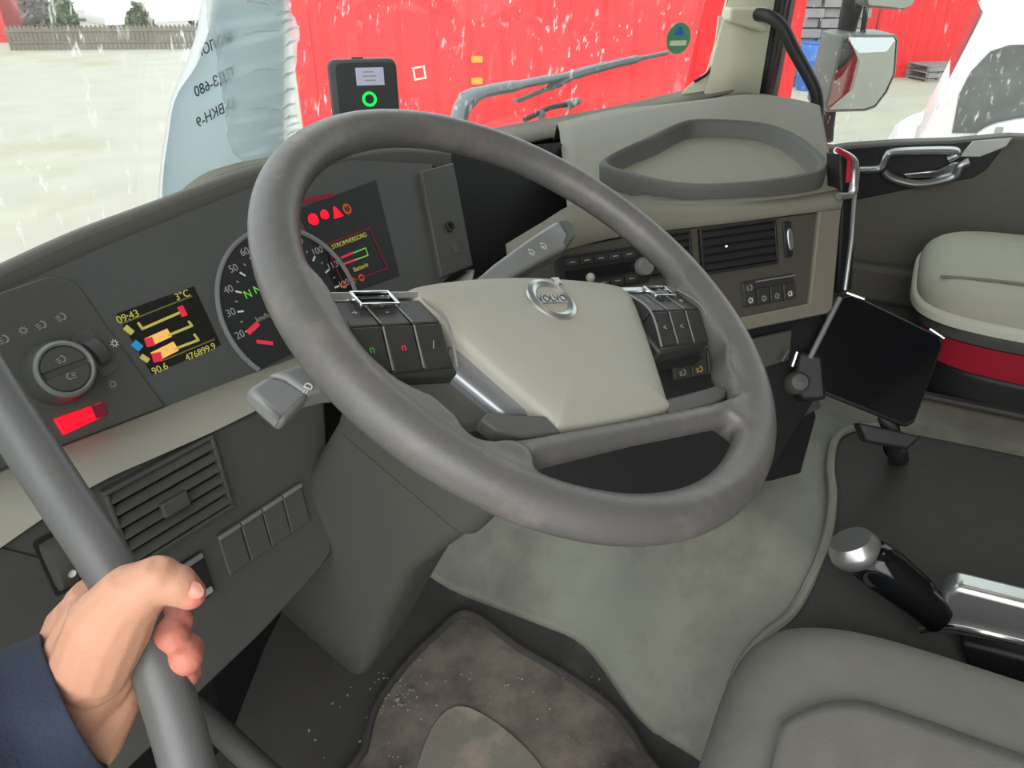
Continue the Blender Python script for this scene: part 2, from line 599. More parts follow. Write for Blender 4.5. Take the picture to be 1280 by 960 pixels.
# black frit / rubber edge of the windshield, rounded at the lower corner
fr = [wp(906, 25, PPI, .004), wp(899, 58, PPI, .004), wp(893, 78, PPI, .004), wp(884, 92, PPI, .004), wp(868, 102, PPI, .004)]
MB().tube(smooth_open([extrap(fr[1], fr[0], .95)] + fr), .004, 8).build('windshield_seal', 'black_plastic', pil)
pillar_fill = MB()
pillar_fill.loft([[wp(898, 20, PPI, -.004), wp(893, 60, PPI, -.004), wp(883, 90, PPI, -.004), wp(860, 108, PPI, -.004), wp(845, 125, PPI, -.004)],
                  [wp(935, 20, PPI, -.004), wp(930, 60, PPI, -.004), wp(925, 95, PPI, -.004), wp(920, 120, PPI, -.004), wp(915, 140, PPI, -.004)]], closed=False)
pillar_fill.build('corner_trim', 'cream_pillar', pil, solid=.004)

# ---- passenger door
PDO = frame3((1.56, 0, 0), (0, -1, 0), (0, 0, 1))
door = thing('door_1', 'passenger door with grey panel, black upper trim and silver pull handle', 'door', (1.56, -.4, -.7), kind='structure')
sill_px = [(1030, 186), (1060, 182), (1120, 178), (1190, 176), (1262, 170)]
sill = lpl(sill_px, PDO)
sz = sill[-1][1]
poly = [(-.30, -.72), (1.30, -.72), (1.30, sz + .03)] + sill[::-1] + [(-.30, sill[0][1])]
MB().prism(poly, -.05, 0, PDO).build('door_panel', 'door_plastic', door, bevel=.006)
blk = lpl([(1044, 187), (1120, 181), (1190, 179), (1264, 172), (1252, 186), (1232, 212), (1215, 222), (1150, 233), (1072, 249), (1062, 245)], PDO)
MB().prism(blk, 0, .006, PDO).build('upper_trim', 'door_black', door, bevel=.002)
wed = lpl([(1197, 196), (1216, 176), (1266, 172), (1258, 183), (1225, 196)], PDO, .006)
MB().prism(wed, .006, .012, PDO).build('corner_plate', 'satin_metal', door, bevel=.002)
h1 = [wp(*q, PDO, .02) for q in [(1075, 212), (1100, 210), (1108, 196), (1120, 190), (1185, 188), (1197, 192), (1185, 198)]]
MB().tube(smooth_open(h1), .017, 10, flat=.55).build('pull_handle', 'satin_metal', door)
h2 = [wp(*q, PDO, .03) for q in [(1105, 214), (1118, 224), (1150, 230), (1190, 222), (1200, 208), (1212, 202)]]
MB().tube(smooth_open(h2), [.013] * 31, 10, flat=.7).build('handle_surround', 'satin_metal', door)
lev = lpl([(1128, 217), (1172, 212), (1192, 202), (1213, 201), (1200, 216), (1178, 222), (1135, 223)], PDO, .02)
MB().prism(lev, .012, .024, PDO).build('release_lever', 'chrome', door, bevel=.004)
MB().box((.55, -.50, .03), (.9, .10, .05), PDO).build('armrest', 'door_plastic', door, bevel=.015)
b = MB().prism([(-.32, -1.5), (1.0, -1.5), (1.0, sz - .03), (-.32, sill[0][1] - .03)], -.12, -.08, PDO)
b.build('outer_skin', 'cab_red', door, bevel=.004)
b = MB().loft([[(1.60, .10, sz - .06), (1.60, -.95, sz - .06)], [(1.60, .13, .35), (1.60, -.95, .35)], [(1.60, .16, .97), (1.60, -.95, .97)]], closed=False)
tag(b.build('window_2', 'door_glass', solid=.004), 'rain-spotted passenger door window above the black trim', 'window', kind='structure')
b = MB().box((1.59, -1.28, .05), (.10, .66, 1.9))
tag(b.build('wall_right', 'headliner'), 'pale side wall behind the passenger door', 'wall', kind='structure')
b = MB().box((1.70, -1.6, -.6), (.05, 1.3, 1.8))
tag(b.build('cab_side_panel', 'cab_red', bevel=.01), 'red outer side of the cab behind the passenger door', 'cab panel', kind='structure')

# ---- exterior
b = MB().add([(-60, -60, GROUND), (90, -60, GROUND), (90, 90, GROUND), (-60, 90, GROUND)], [(0, 1, 2, 3)])
tag(b.build('ground', 'gravel', smooth=False), 'pale wet gravel yard outside the truck', 'ground', kind='structure')

def container(name, label, A, B, H, m, pitch=.278, dep=.045, depth_m=2.4, marks=None):
    A, B = Vector((A[0], A[1], 0)), Vector((B[0], B[1], 0))
    u = (B - A).normalized()
    nrm = Vector((u.y, -u.x, 0))
    if nrm.dot(CAM - A) < 0: nrm = -nrm
    Lg = (B - A).length
    t = thing(name, label, 'container', (A.x, A.y, GROUND))
    def P(s, z, h): return A + u * s + nrm * h + Vector((0, 0, GROUND + z))
    bb = MB()
    prof = []
    s = .12
    while s < Lg - .12:
        prof += [(s, 0), (s + pitch * .26, 0), (s + pitch * .5, -dep), (s + pitch * .76, -dep)]
        s += pitch
    prof = [q for q in prof if q[0] < Lg - .1]
    bb.loft([[P(a, .15, h) for a, h in prof], [P(a, H - .12, h) for a, h in prof]], closed=False)
    bb.build('corrugated_side', m, t, smooth=False)
    for nm, z0, z1 in (('bottom_rail', .0, .16), ('top_rail', H - .13, H)):
        bb = MB()
        bb.add([P(0, z0, .03), P(Lg, z0, .03), P(Lg, z1, .03), P(0, z1, .03), P(0, z0, -.1), P(Lg, z0, -.1), P(Lg, z1, -.1), P(0, z1, -.1)],
               [(0, 1, 2, 3), (7, 6, 5, 4), (0, 4, 5, 1), (3, 2, 6, 7), (1, 5, 6, 2), (0, 3, 7, 4)])
        bb.build(nm, m, t)
    for s0 in (0, Lg - .13):
        bb = MB()
        bb.add([P(s0, 0, .035), P(s0 + .13, 0, .035), P(s0 + .13, H, .035), P(s0, H, .035), P(s0, 0, -.12), P(s0 + .13, 0, -.12), P(s0 + .13, H, -.12), P(s0, H, -.12)],
               [(0, 1, 2, 3), (7, 6, 5, 4), (0, 4, 5, 1), (3, 2, 6, 7), (1, 5, 6, 2), (0, 3, 7, 4)])
        bb.build('corner_post', m, t)
    bb = MB()
    bb.add([P(0, 0, -.06), P(Lg, 0, -.06), P(Lg, 0, -depth_m), P(0, 0, -depth_m), P(0, H - .02, -.06), P(Lg, H - .02, -.06), P(Lg, H - .02, -depth_m), P(0, H - .02, -depth_m)],
           [(0, 1, 2, 3), (4, 7, 6, 5), (0, 4, 5, 1), (3, 2, 6, 7), (1, 5, 6, 2), (0, 3, 7, 4)])
    bb.build('box_body', m, t, smooth=False)
    return t, P, A, u, nrm

cA, cB = dp(372, 100, 5.8), dp(996, 60, 6.7)
near_c, cP, cAo, cu_, cn_ = container('shipping_container', 'bright red corrugated container filling the view through the windshield', cA, cB, 2.66, 'container_red')
def on_container(px, py):
    R = ray(px, py)
    o = cAo + cn_ * .0
    return CAM + R * ((o - Vector((CAM.x, CAM.y, 0))).dot(cn_) / R.dot(cn_))
MC = frame3((cAo.x, cAo.y, 0), cu_, (0, 0, 1))
for q in ((595, 74), (595, 101)):
    x, y = lp(*q, MC)
    MB().prism(rrect(x - .040, x + .048, y - .024, y + .024, .008), .0, .03, MC).build('marker_lamp', 'amber_plastic', near_c, bevel=.004)
x, y = lp(524, 91, MC)
b = MB()
for a in range(4):
    T = off(MC, x, y, .012, 90 * a + 8)
    b.box((0, .042, 0), (.10, .012, .004), T)
b.build('placard_frame', 'sticker_cream', near_c)

fA, fB = gp(1085, 98), gp(1300, 90)
container('shipping_container', 'distant red corrugated container beyond the door mirror', fA, fB, 2.0, 'container_red', pitch=.3)
lA, lB = gp(-150, 54), gp(13, 53)
container('shipping_container', 'far red container at the left end of the picket fence', lA, lB, 2.6, 'container_dull', pitch=.4)

# picket fence with hedge and parked vehicles behind it
f0, f1 = gp(16, 63), gp(262, 61)
f0.z = f1.z = GROUND
fence = thing('picket_fence', 'weathered picket fence at the far edge of the yard', 'fence', f0)
fu = (f1 - f0).normalized()
n_p = 46
pk = None
for i in range(n_p):
    p = f0 + (f1 - f0) * (i / (n_p - 1))
    if pk is None:
        pk = MB().prism([(-.055, 0), (.055, 0), (.055, .62), (0, .70), (-.055, .62)], -.012, .012, frame3((0, 0, 0), fu, (0, 0, 1))).build('picket', 'fence_wood', fence, smooth=False)
        pk.location = p
        first = pk
    else:
        q = first.copy()
        col.objects.link(q)
        q.parent = fence
        q.matrix_parent_inverse = first.matrix_parent_inverse.copy()
        q.location = p
MB().tube([f0 + Vector((0, 0, .2)), f1 + Vector((0, 0, .2))], .04, 6).build('rail', 'fence_wood', fence)
MB().tube([f0 + Vector((0, 0, .52)), f1 + Vector((0, 0, .52))], .04, 6).build('rail', 'fence_wood', fence)

def bush(name, label, c, rx, rz, m):
    bb = MB()
    rnd = random.Random(int(c[0] * 97))
    for _ in range(420):
        th, ph = rnd.uniform(0, 6.28), math.acos(rnd.uniform(-.2, 1))
        d = Vector((math.sin(ph) * math.cos(th) * rx, math.sin(ph) * math.sin(th) * rx, math.cos(ph) * rz)) * rnd.uniform(.6, 1)
        p = Vector(c) + d + Vector((0, 0, rz * .25))
        a = Vector((rnd.uniform(-1, 1), rnd.uniform(-1, 1), rnd.uniform(-1, 1))).normalized() * .17
        e = a.cross(Vector((rnd.uniform(-1, 1), rnd.uniform(-1, 1), 1))).normalized() * .11
        bb.add([p - a, p + e, p + a, p - e], [(0, 1, 2, 3)])
    t = thing(name, label, 'bush', c)
    bb.build('foliage', m, t, smooth=False)['kind'] = 'stuff'
    MB().tube([Vector(c), Vector(c) + Vector((0, 0, rz * .8))], [.06, .03], 7).build('stem', 'fence_wood', t)
for k, (px, t, rx, rz, lab) in enumerate([(58, 36, .5, 1.9, 'tall bare-looking bush at the left end of the fence'), (90, 35.5, .4, 1.2, 'medium bush behind the fence pickets'), (182, 35, .4, .95, 'small green bush poking above the fence'), (165, 62, 2.0, 3.6, 'broad pale bush far behind the parked cars')]):
    p = gp(px, 61) * 1.0
    p += (p - CAM) * (t / 33 - 1)
    bush('bush', lab, (p.x, p.y, GROUND), rx, rz, 'hedge_green' if k != 0 else 'fence_wood')

def car(name, label, o, fwd, prof, width, m, win, wheels, cat='van', taper=.12, zt=1.2):
    """side profile (along, up) swept across the width with the glasshouse leaning in"""
    f = Vector((fwd[0], fwd[1], 0)).normalized()
    s = Vector((f.y, -f.x, 0))
    o = Vector((o[0], o[1], GROUND))
    t = thing(name, label, cat, o)
    def P(a, z, w):
        k = 1 - taper * max(0, z - zt) / 1.0
        return o + f * a + s * (w * k) + Vector((0, 0, z))
    bb = MB()
    hw = width / 2
    bb.loft([[P(a, z, w) for a, z in prof] for w in (-hw, -hw * .96, hw * .96, hw)])
    bb.build('body', m, t, bevel=.05, bseg=3)
    for nm, poly, side in win:
        bb = MB()
        if side == 0:
            (a0, z0), (a1, z1) = poly
            nv = Vector((z1 - z0, 0, -(a1 - a0))).normalized()
            e = .012
            q = [P(a0, z0, -hw * .9) , P(a0, z0, hw * .9), P(a1, z1, hw * .9), P(a1, z1, -hw * .9)]
            dv = (f * nv.x + Vector((0, 0, nv.z))) * (e if nv.z > 0 or nv.x > 0 else -e)
            bb.add([v + dv for v in q], [(0, 1, 2, 3)])
        else:
            bb.add([P(a, z, side * (hw + .006)) for a, z in poly], [tuple(range(len(poly)))])
        bb.build(nm, 'van_glass', t, solid=.01, smooth=False)
    for a in wheels:
        for sd in (-1, 1):
            M = frame3(o + f * a + s * (sd * (hw - .09)) + Vector((0, 0, .34)), f, (0, 0, 1))
            wo = MB().lathe([(.2, -.1), (.33, -.1), (.34, -.06), (.34, .06), (.33, .1), (.2, .1)], M, 24).build('wheel', 'tyre', t)
            MB().lathe([(.02, -.11), (.19, -.105), (.2, -.08), (.2, .08), (.19, .105), (.02, .11)], M, 20).build('hub', 'satin_metal', wo)
    return t, P

VX = 8.78
vb, vt = axp(1150, 174, 0, VX), axp(1238, 0, 0, VX)
def vrel(px, py):
    q = axp(px, py, 0, VX)
    return (q.y - vb.y, q.z - GROUND)
hb_, tb_ = vrel(1150, 174), vrel(1238, 0)
vprof = [(.30, .40), (.36, .60), (.30, .78), (.16, .90), (.02, hb_[1] - .03), tb_, (tb_[0] - .3, tb_[1] + .16), (-4.6, tb_[1] + .2), (-4.7, tb_[1]), (-4.72, .40)]
vwin = [vrel(*q) for q in ((1190, 166), (1199, 118), (1213, 90), (1238, 64), (1262, 56), (1340, 54), (1340, 166))]
van, vP = car('white_van', 'large white van parked beyond the passenger door', (VX + .975, vb.y), (0, 1), vprof, 1.95, 'van_white',
    [('side_window', vwin, -1), ('side_window', vwin, 1), ('windshield', [(hb_[0] - .05, hb_[1] + .12), (tb_[0] + .03, tb_[1] - .1)], 0)], (-.45, -3.4), taper=0)
mv = axp(1254, 160, 0, 8.60)
MM = frame3(mv, (0, -1, 0), (0, 0, 1))
mo = MB().prism(smooth_closed([(-.26, -.16), (-.16, -.02), (.0, .06), (.22, .09), (.24, -.2), (-.2, -.24)], 3), -.07, .07, MM).build('door_mirror', 'van_white', van, bevel=.03, bseg=3)
MB().prism(rrect(-.07, .0, -.06, .02, .01), .07, .075, MM).build('indicator', 'mirror_grey', mo)

cprof = [(2.1, .35), (2.15, .7), (1.9, .95), (1.0, 1.05), (.3, 1.55), (-1.2, 1.6), (-2.0, 1.2), (-2.15, .9), (-2.15, .35)]
cwin = [('side_window', [(.85, 1.08), (.28, 1.48), (-1.15, 1.52), (-1.75, 1.12)], -1), ('side_window', [(.85, 1.08), (.28, 1.48), (-1.15, 1.52), (-1.75, 1.12)], 1)]
for px, t, fw, lab in ((215, 40, (1, -.35), 'white car parked behind the right stretch of the fence'), (128, 47, (1, -.6), 'white car parked behind the middle of the fence')):
    p = gp(px, 61)
    p += (p - CAM) * (t / 33 - 1)
    car('parked_car', lab, (p.x, p.y), fw, [(a * 1.15, z * 1.1) for a, z in cprof], 1.85, 'van_white', [(n, [(a * 1.15, z * 1.1) for a, z in q], s) for n, q, s in cwin], (1.5, -1.5), 'car')

# yard clutter seen past the pillar
p = gp(1010, 112)
M = frame3((p.x, p.y, GROUND), (1, 0, 0), (0, 1, 0))
br = thing('plastic_barrel', 'blue plastic barrel standing in the yard past the pillar', 'barrel', (p.x, p.y, GROUND))
MB().lathe([(.27, 0), (.29, .05), (.29, .3), (.3, .32), (.29, .34), (.29, .6), (.3, .62), (.29, .64), (.29, .88), (.26, .93)], M, 24).build('body', 'barrel_blue', br)
MB().lathe([(.25, .93), (.27, .95), (.24, .97), (.05, .965)], M, 24).build('lid', 'barrel_blue', br)
p = gp(1022, 106)
st = thing('timber_stack', 'grey stack of weathered timber behind the blue barrel', 'timber stack', (p.x, p.y, GROUND))
T = frame3((p.x, p.y, GROUND), (.43, -.9, 0), (0, 0, 1))
for r in range(11):
    for c in range(3):
        MB().box((-.55 + c * .5 + (r % 2) * .06, .1 + r * .2, 0), (.46, .17, .5 + .2 * ((r * 3 + c) % 2)), T).build('timber', 'stack_grey', st, smooth=False)
p = gp(1172, 99)
pa = thing('pallet_stack', 'grey pallets stacked low against the distant red container', 'pallets', (p.x, p.y, GROUND))
T = frame3((p.x, p.y, GROUND), (fB - fA).normalized(), (0, 0, 1))
for r in range(3):
    for k in range(5):
        MB().box((-.5 + k * .25, .06 + r * .14, 0), (.2, .02, .8), T).build('board', 'stack_grey', pa, smooth=False)
    MB().box((0, r * .14, .35), (1.2, .09, .1), T).build('block', 'stack_grey', pa, smooth=False)
    MB().box((0, r * .14, -.35), (1.2, .09, .1), T).build('block', 'stack_grey', pa, smooth=False)

# ---- mirrors of the truck outside the passenger window
mir = thing('door_mirror', 'grey door mirror of the truck outside the passenger window', 'mirror', (1.75, -.05, -.2))
PM = frame((1.85, -.126, 0), -40, 97)
mg = lpl([(1053, 49), (1062, 46), (1116, 46), (1119, 50), (1116, 92), (1106, 114), (1092, 132), (1080, 136), (1036, 137), (1033, 130)], PM)
cxm = sum(q[0] for q in mg) / len(mg); cym = sum(q[1] for q in mg) / len(mg)
rings = []
for s_, h_ in ((1.04, -.07), (1.06, -.02), (1.06, .004), (1.0, .006)):
    rings.append([PM @ Vector((cxm + (x - cxm) * s_, cym + (y - cym) * s_, h_)) for x, y in mg])
rings.insert(0, [PM @ Vector((cxm + (x - cxm) * .7, cym + (y - cym) * .7, -.10)) for x, y in mg])
MB().loft(rings, True, (True, False)).build('housing', 'mirror_grey', mir)
rings = [[PM @ Vector((cxm + (x - cxm) * s_, cym + (y - cym) * s_, .004 + .014 * (1 - s_ * s_))) for x, y in mg] for s_ in (1.0, .8, .6, .4, .2, .05)]
MB().loft(rings, True, (False, True)).build('mirror_pane', 'mirror_glass', mir)
up = lpl([(1076, -60), (1150, -60), (1150, -5), (1140, 10), (1132, 14), (1085, 10)], PM)
MB().prism(up, -.08, .0, PM).build('upper_housing', 'mirror_grey', mir, bevel=.012)
MB().prism([(x * .93 + up[0][0] * .07 + .004, y * .94 + up[0][1] * .06) for x, y in up], .0, .004, PM).build('upper_pane', 'mirror_glass', mir)
MB().tube(smooth_open([wp(1068, -70, PM, -.06), wp(1066, 0, PM, -.06), wp(1052, 60, PM, -.06), wp(1036, 120, PM, -.06), wp(1030, 175, PM, -.06)]), .026, 10, flat=.7).build('arm', 'black_plastic', mir)
MB().tube([wp(1083, 8, PM, -.03), wp(1077, 50, PM, -.03)], .007, 8).build('link', 'black_plastic', mir)

# ---- wiper, nozzle
wi = thing('windshield_wiper', 'grey windshield wiper resting on the outside of the glass', 'wiper', on_glass(585, 150, -.05))
def og(px, py, o_=-.03): return on_glass(px, py, o_)
MB().tube(smooth_open([og(572, 160, -.06), og(578, 134, -.06), og(590, 121, -.05)], 5), .026, 10, flat=.7).build('pivot', 'wiper_grey', wi)
pts = [og(584, 124, -.05), og(600, 116, -.05), og(650, 106, -.04), og(700, 96, -.035), og(720, 91, -.03)]
MB().tube(smooth_open(pts), [.028] * 6 + [.024] * 6 + [.018] * 6 + [.013] * 7, 10, flat=.5).build('arm', 'wiper_grey', wi)
pts = [og(645, 127), og(690, 108), og(720, 93), og(760, 82), og(800, 73), og(834, 66)]
MB().tube(smooth_open(pts), [.008] * 6 + [.014] * 6 + [.018] * 6 + [.016] * 6 + [.009] * 7, 8, flat=.6).build('blade', 'wiper_grey', wi)
nz = thing('washer_nozzle', 'small washer jet on a black hose below the wiper', 'washer jet', on_glass(690, 138, -.06))
MB().tube(smooth_open([og(655, 150), og(672, 142), og(690, 134), og(708, 131)]), .006, 8).build('hose', 'black_plastic', nz)
MB().tube([og(708, 132), og(724, 126)], [.012, .008], 10).build('jet', 'mirror_grey', nz)
MB().ball(og(676, 143), .012, 10).build('clip', 'mirror_grey', nz)
# round sticker on the glass
c = on_glass(848, 48, .004)
tx = Vector((.5, -.60, 0)).normalized()
SM = frame3(c, tx, (0, -.14, 1))
a0 = lp(833, 48, SM); a1 = lp(863, 48, SM); a2 = lp(848, 28, SM)
rx, ry = (a1[0] - a0[0]) / 2, abs(a2[1]) * 1.0
stk = thing('windshield_sticker', 'round green sticker in the far lower corner of the windshield', 'sticker', c)
MB().prism([(rx * math.cos(q), ry * math.sin(q)) for q in (i * math.pi / 18 for i in range(36))], 0, .001, SM).build('disc', 'sticker_green', stk, smooth=False)
MB().prism([(-rx * .7, -ry * .45), (rx * .7, -ry * .45), (rx * .7, -ry * .12), (-rx * .7, -ry * .12)], .001, .0016, SM).build('label_strip', 'sticker_cream', stk, smooth=False)
MB().prism([(-rx * .4, ry * .2), (rx * .4, ry * .2), (rx * .15, ry * .75), (-rx * .15, ry * .75)], .001, .0014, SM).build('print', 'barrel_blue', stk, smooth=False)

# ================================================================== DASHBOARD
dash = thing('dashboard', 'curved dark grey truck dashboard with beige trim band', 'dashboard', (-.1, .3, -.34))
UP = Vector((0, 0, 1))
fwd = -PVI.col[2].to_3d()
hood_px = [(-90, 384), (0, 343), (100, 297), (200, 259), (300, 221), (345, 210), (440, 195), (500, 188), (565, 192)]
secs = []
for q in hood_px:
    e = wp(*q, PVI)
    secs.append([e, e + fwd * .004 + UP * .004, e + fwd * .012 + UP * .004, e + fwd * .055 - UP * .03, e + fwd * .055 - UP * .06, e + fwd * .02 - UP * .024, e + fwd * .002 - UP * .021])
sec_s = list(zip(*[smooth_open([s[k] for s in secs], 5) for k in range(7)]))
MB().loft([list(s) for s in sec_s]).build('instrument_hood', 'hood_grey', dash, bevel=.002)
# hump of the defroster duct behind the hood
PH = frame((0, .435, 0), -8, 90)
MB().prism(smooth_open([Vector(lp(*q, PH)).to_2d() for q in [(205, 300), (240, 248), (262, 228), (285, 216), (335, 203), (400, 196), (420, 240), (400, 290)]], 4), -.03, .0, PH).build('defroster_duct', 'dash_top', dash, bevel=.006)

face = lpl([(-90, 420), (0, 366), (150, 300), (330, 228), (440, 200), (540, 205), (562, 345), (500, 400), (374, 446), (200, 512), (86, 556), (-90, 625)], PCL)
MB().prism(face, -.03, 0, PCL).build('cluster_face', 'cluster_plastic', dash)
MB().prism(lpl([(-90, 420), (0, 366), (60, 345), (95, 352), (150, 430), (207, 508), (86, 554), (-90, 622)], PCL, .003), 0, .003, PCL).build('switch_panel', 'dark_plastic', dash, bevel=.0015)

# --- rotary light switch
kx, ky = lp(78, 463, PCL, .02)
KM = off(PCL, kx, ky)
kn = MB().lathe([(.0265, .003), (.0265, .008), (.0245, .014), (.0238, .026), (.0225, .0285), (.0195, .0285), (.0188, .026), (.0, .026)], KM, 40).build('light_switch', 'dark_plastic', dash)
MB().lathe([(.0188, .0262), (.0192, .0292), (.0208, .0305), (.0226, .0290), (.0232, .0272)], KM, 40, (False, False)).build('ring', 'gauge_ring', kn)
for s_ in (1, -1):
    half = [(.0182 * math.cos(math.radians(a)), s_ * (.0006 + .0176 * math.sin(math.radians(a)))) for a in range(4, 177, 8)]
    MB().prism(half, .026, .0285, KM).build('push_button', 'dark_plastic', kn, bevel=.0008)

def lamp_icon(M, s, m, parent, flip=False):
    bb = MB()
    k = -1 if flip else 1
    d = [(k * s * .5 * math.cos(math.radians(a)), s * .5 * math.sin(math.radians(a))) for a in range(-90, 91, 20)]
    di = [(x * .68, y * .68) for x, y in d]
    n = len(d)
    bb.add([M @ Vector((x, y, .0003)) for x, y in d + di], [(i, i + 1, n + i + 1, n + i) for i in range(n - 1)] + [(0, n, 2 * n - 1, n - 1)])
    for i in (-1, 0, 1):
        bb.box((-k * s * .42, i * s * .28, .0003), (s * .5, s * .11, .0003), M @ Matrix.Rotation(math.radians(12 * k), 4, 'Z'))
    return bb.build('icon', m, parent, smooth=False)
def sun_icon(M, s, m, parent):
    bb = MB()
    bb.lathe([(s * .24, .0002), (s * .36, .0003)], M, 14, (False, False))
    for i in range(8):
        T = M @ Matrix.Rotation(i * math.pi / 4, 4, 'Z')
        bb.box((s * .47, 0, .0003), (s * .14, s * .09, .0003), T)
    return bb.build('icon', m, parent, smooth=False)
for (qx, qy, kind) in [(77, 449, 'l'), (88, 470, 'r')]:
    x, y = lp(qx, qy, PCL, .0287)
    lamp_icon(off(PCL, x, y, .0286), .0062, 'print_grey', kn, flip=(kind == 'r'))
for (qx, qy, kind) in [(5, 424, 'l'), (29, 413, 's'), (52, 406, 'l'), (77, 396, 'l'), (143, 429, 's'), (141, 480, 's')]:
    x, y = lp(qx, qy, PCL, .0032)
    (sun_icon if kind == 's' else lamp_icon)(off(PCL, x, y, .0031), .0068, 'print_grey' if qy != 429 else 'print_white', dash)
# dimmer thumb wheel
x, y = lp(122, 440, PCL, .006)
T = off(PCL, x, y, .0, 12) @ Matrix.Rotation(math.radians(90), 4, 'Y')
dw = MB().lathe([(.010, -.0055), (.0135, -.005), (.014, 0), (.0135, .005), (.010, .0055)], T, 24).build('dimmer_wheel', 'dark_plastic', dash)
MB().prism(rrect(-.009, .009, -.021, .021, .003), .003, .0042, off(PCL, x, y, 0, 12)).build('dimmer_surround', 'cluster_plastic', dash, bevel=.001)
# red glowing push button
rp_ = lpl([(67, 524), (127, 503), (134, 518), (79, 544)], PCL, .004)
MB().prism(rp_, .003, .006, PCL).build('hazard_button', 'led_red', dash, bevel=.001)
tail = lpl([(113, 508), (128, 503), (135, 518), (120, 524)], PCL, .0062)
MB().prism(tail, .003, .0063, PCL).build('button_end', 'led_red_dim', dash, bevel=.0006)

# --- left information display
scr = MB().prism(lpl([(146, 392), (242, 358), (276, 431), (190, 468)], PCL, .001), 0, .0012, PCL).build('info_display', 'screen_dark', dash)
def stroke(px_pts, w, m, parent, M=PCL, h=.0016, nm='display_mark'):
    P = [Vector(lp(*q, M, h)).to_2d() for q in px_pts]
    bb = MB()
    for a, c in zip(P[:-1], P[1:]):
        d = (c - a).normalized()
        e = Vector((-d.y, d.x)) * w / 2
        a2, c2 = a - d * w * .3, c + d * w * .3
        bb.add([M @ Vector((v.x, v.y, h)) for v in (a2 - e, c2 - e, c2 + e, a2 + e)], [(0, 1, 2, 3)])
    return bb.build(nm, m, parent, smooth=False)
stroke([(151, 405), (240, 370)], .0013, 'led_olive', scr)
stroke([(205, 450), (268, 424)], .0013, 'led_olive', scr)
stroke([(173, 404), (178, 411), (224, 391)], .0024, 'led_yellow', scr)
stroke([(226, 385), (230, 393)], .0062, 'led_crimson', scr)
stroke([(187, 427), (209, 417)], .0085, 'led_orange', scr)
stroke([(185, 428), (189, 427)], .0080, 'led_crimson', scr, h=.0018)
stroke([(211, 419), (240, 407), (236, 402)], .0024, 'led_yellow', scr)
stroke([(195, 445), (217, 434)], .0095, 'led_orange', scr)
stroke([(194, 447), (199, 446)], .0085, 'led_crimson', scr, h=.0018)
stroke([(219, 436), (248, 425), (243, 418)], .0024, 'led_yellow', scr)
stroke([(169, 430), (174, 434)], .0070, 'led_blue', scr)
stroke([(158, 410), (164, 415)], .0055, 'led_yellow', scr)
stroke([(178, 446), (184, 450)], .0050, 'led_yellow', scr)
for body, q, s_ in (('09:43', (160, 396), .0095), ('3°C', (228, 369), .0095), ('90.6', (200, 461), .0090), ('476899.9', (251, 440), .0088)):
    x, y = lp(*q, PCL, .0014)
    text('display_text', body, off(PCL, x, y, .0014), s_, 'led_yellow', scr)

# --- round speedometer
GC = (.025, -.022)
GR = .084
ylow = -.067
def clipc(R, lo=ylow):
    pts = []
    for i in range(96):
        a = 2 * math.pi * i / 96
        x, y = GC[0] + R * math.cos(a), GC[1] + R * math.sin(a)
        pts.append((x, max(y, lo)))
    return pts
gau = MB().prism(clipc(GR - .003), 0, .0008, PCL).build('speedometer', 'gauge_black', dash, smooth=False)
arc = [PCL @ Vector((GC[0] + GR * math.cos(a), GC[1] + GR * math.sin(a), .001)) for a in (math.radians(-32 + 244 * i / 60) for i in range(61))]
MB().tube(arc, .0026, 8, up=PCL.col[2].to_3d()).build('ring', 'gauge_ring', gau)
ang0 = math.atan2(lp(299, 419, PCL)[1] - GC[1], lp(299, 419, PCL)[0] - GC[0]) % (2 * math.pi)
ang1 = math.atan2(lp(302, 312, PCL)[1] - GC[1], lp(302, 312, PCL)[0] - GC[0]) % (2 * math.pi)
rN = (Vector(lp(287, 388, PCL)) - Vector(GC)).length
for i, lab in enumerate(['20', '30', '40', '50', '60', '70', '80', '90', '100', '110', '120']):
    a = ang0 + (ang1 - ang0) * i / 4
    p = Vector(GC) + Vector((math.cos(a), math.sin(a))) * rN
    text('numeral', lab, off(PCL, p.x, p.y, .0012), .0105, 'print_grey', gau)
    MB().box((0, 0, 0), (.0065, .0018, .0004), off(PCL, GC[0] + math.cos(a) * (rN - .0105), GC[1] + math.sin(a) * (rN - .0105), .0013, math.degrees(a))).build('tick', 'print_white', gau, smooth=False)
    a += (ang1 - ang0) / 8
    MB().box((0, 0, 0), (.0028, .0014, .0004), off(PCL, GC[0] + math.cos(a) * (rN - .008), GC[1] + math.sin(a) * (rN - .008), .0013, math.degrees(a))).build('tick', 'print_grey', gau, smooth=False)
for q, body in (((310, 368), 'N'), ((322, 362), 'N')):
    x, y = lp(*q, PCL, .0014)
    text('gear_letter', body, off(PCL, x, y, .0014), .0115, 'led_green_soft', gau)
stroke([(311, 415), (322, 405)], .0055, 'led_crimson', gau, nm='needle')
stroke([(322, 427), (340, 429)], .0040, 'led_crimson', gau, nm='needle_end')
x, y = lp(328, 397, PCL, .0014)
text('unit_text', 'km/h', off(PCL, x, y, .0014), .008, 'print_grey', gau)

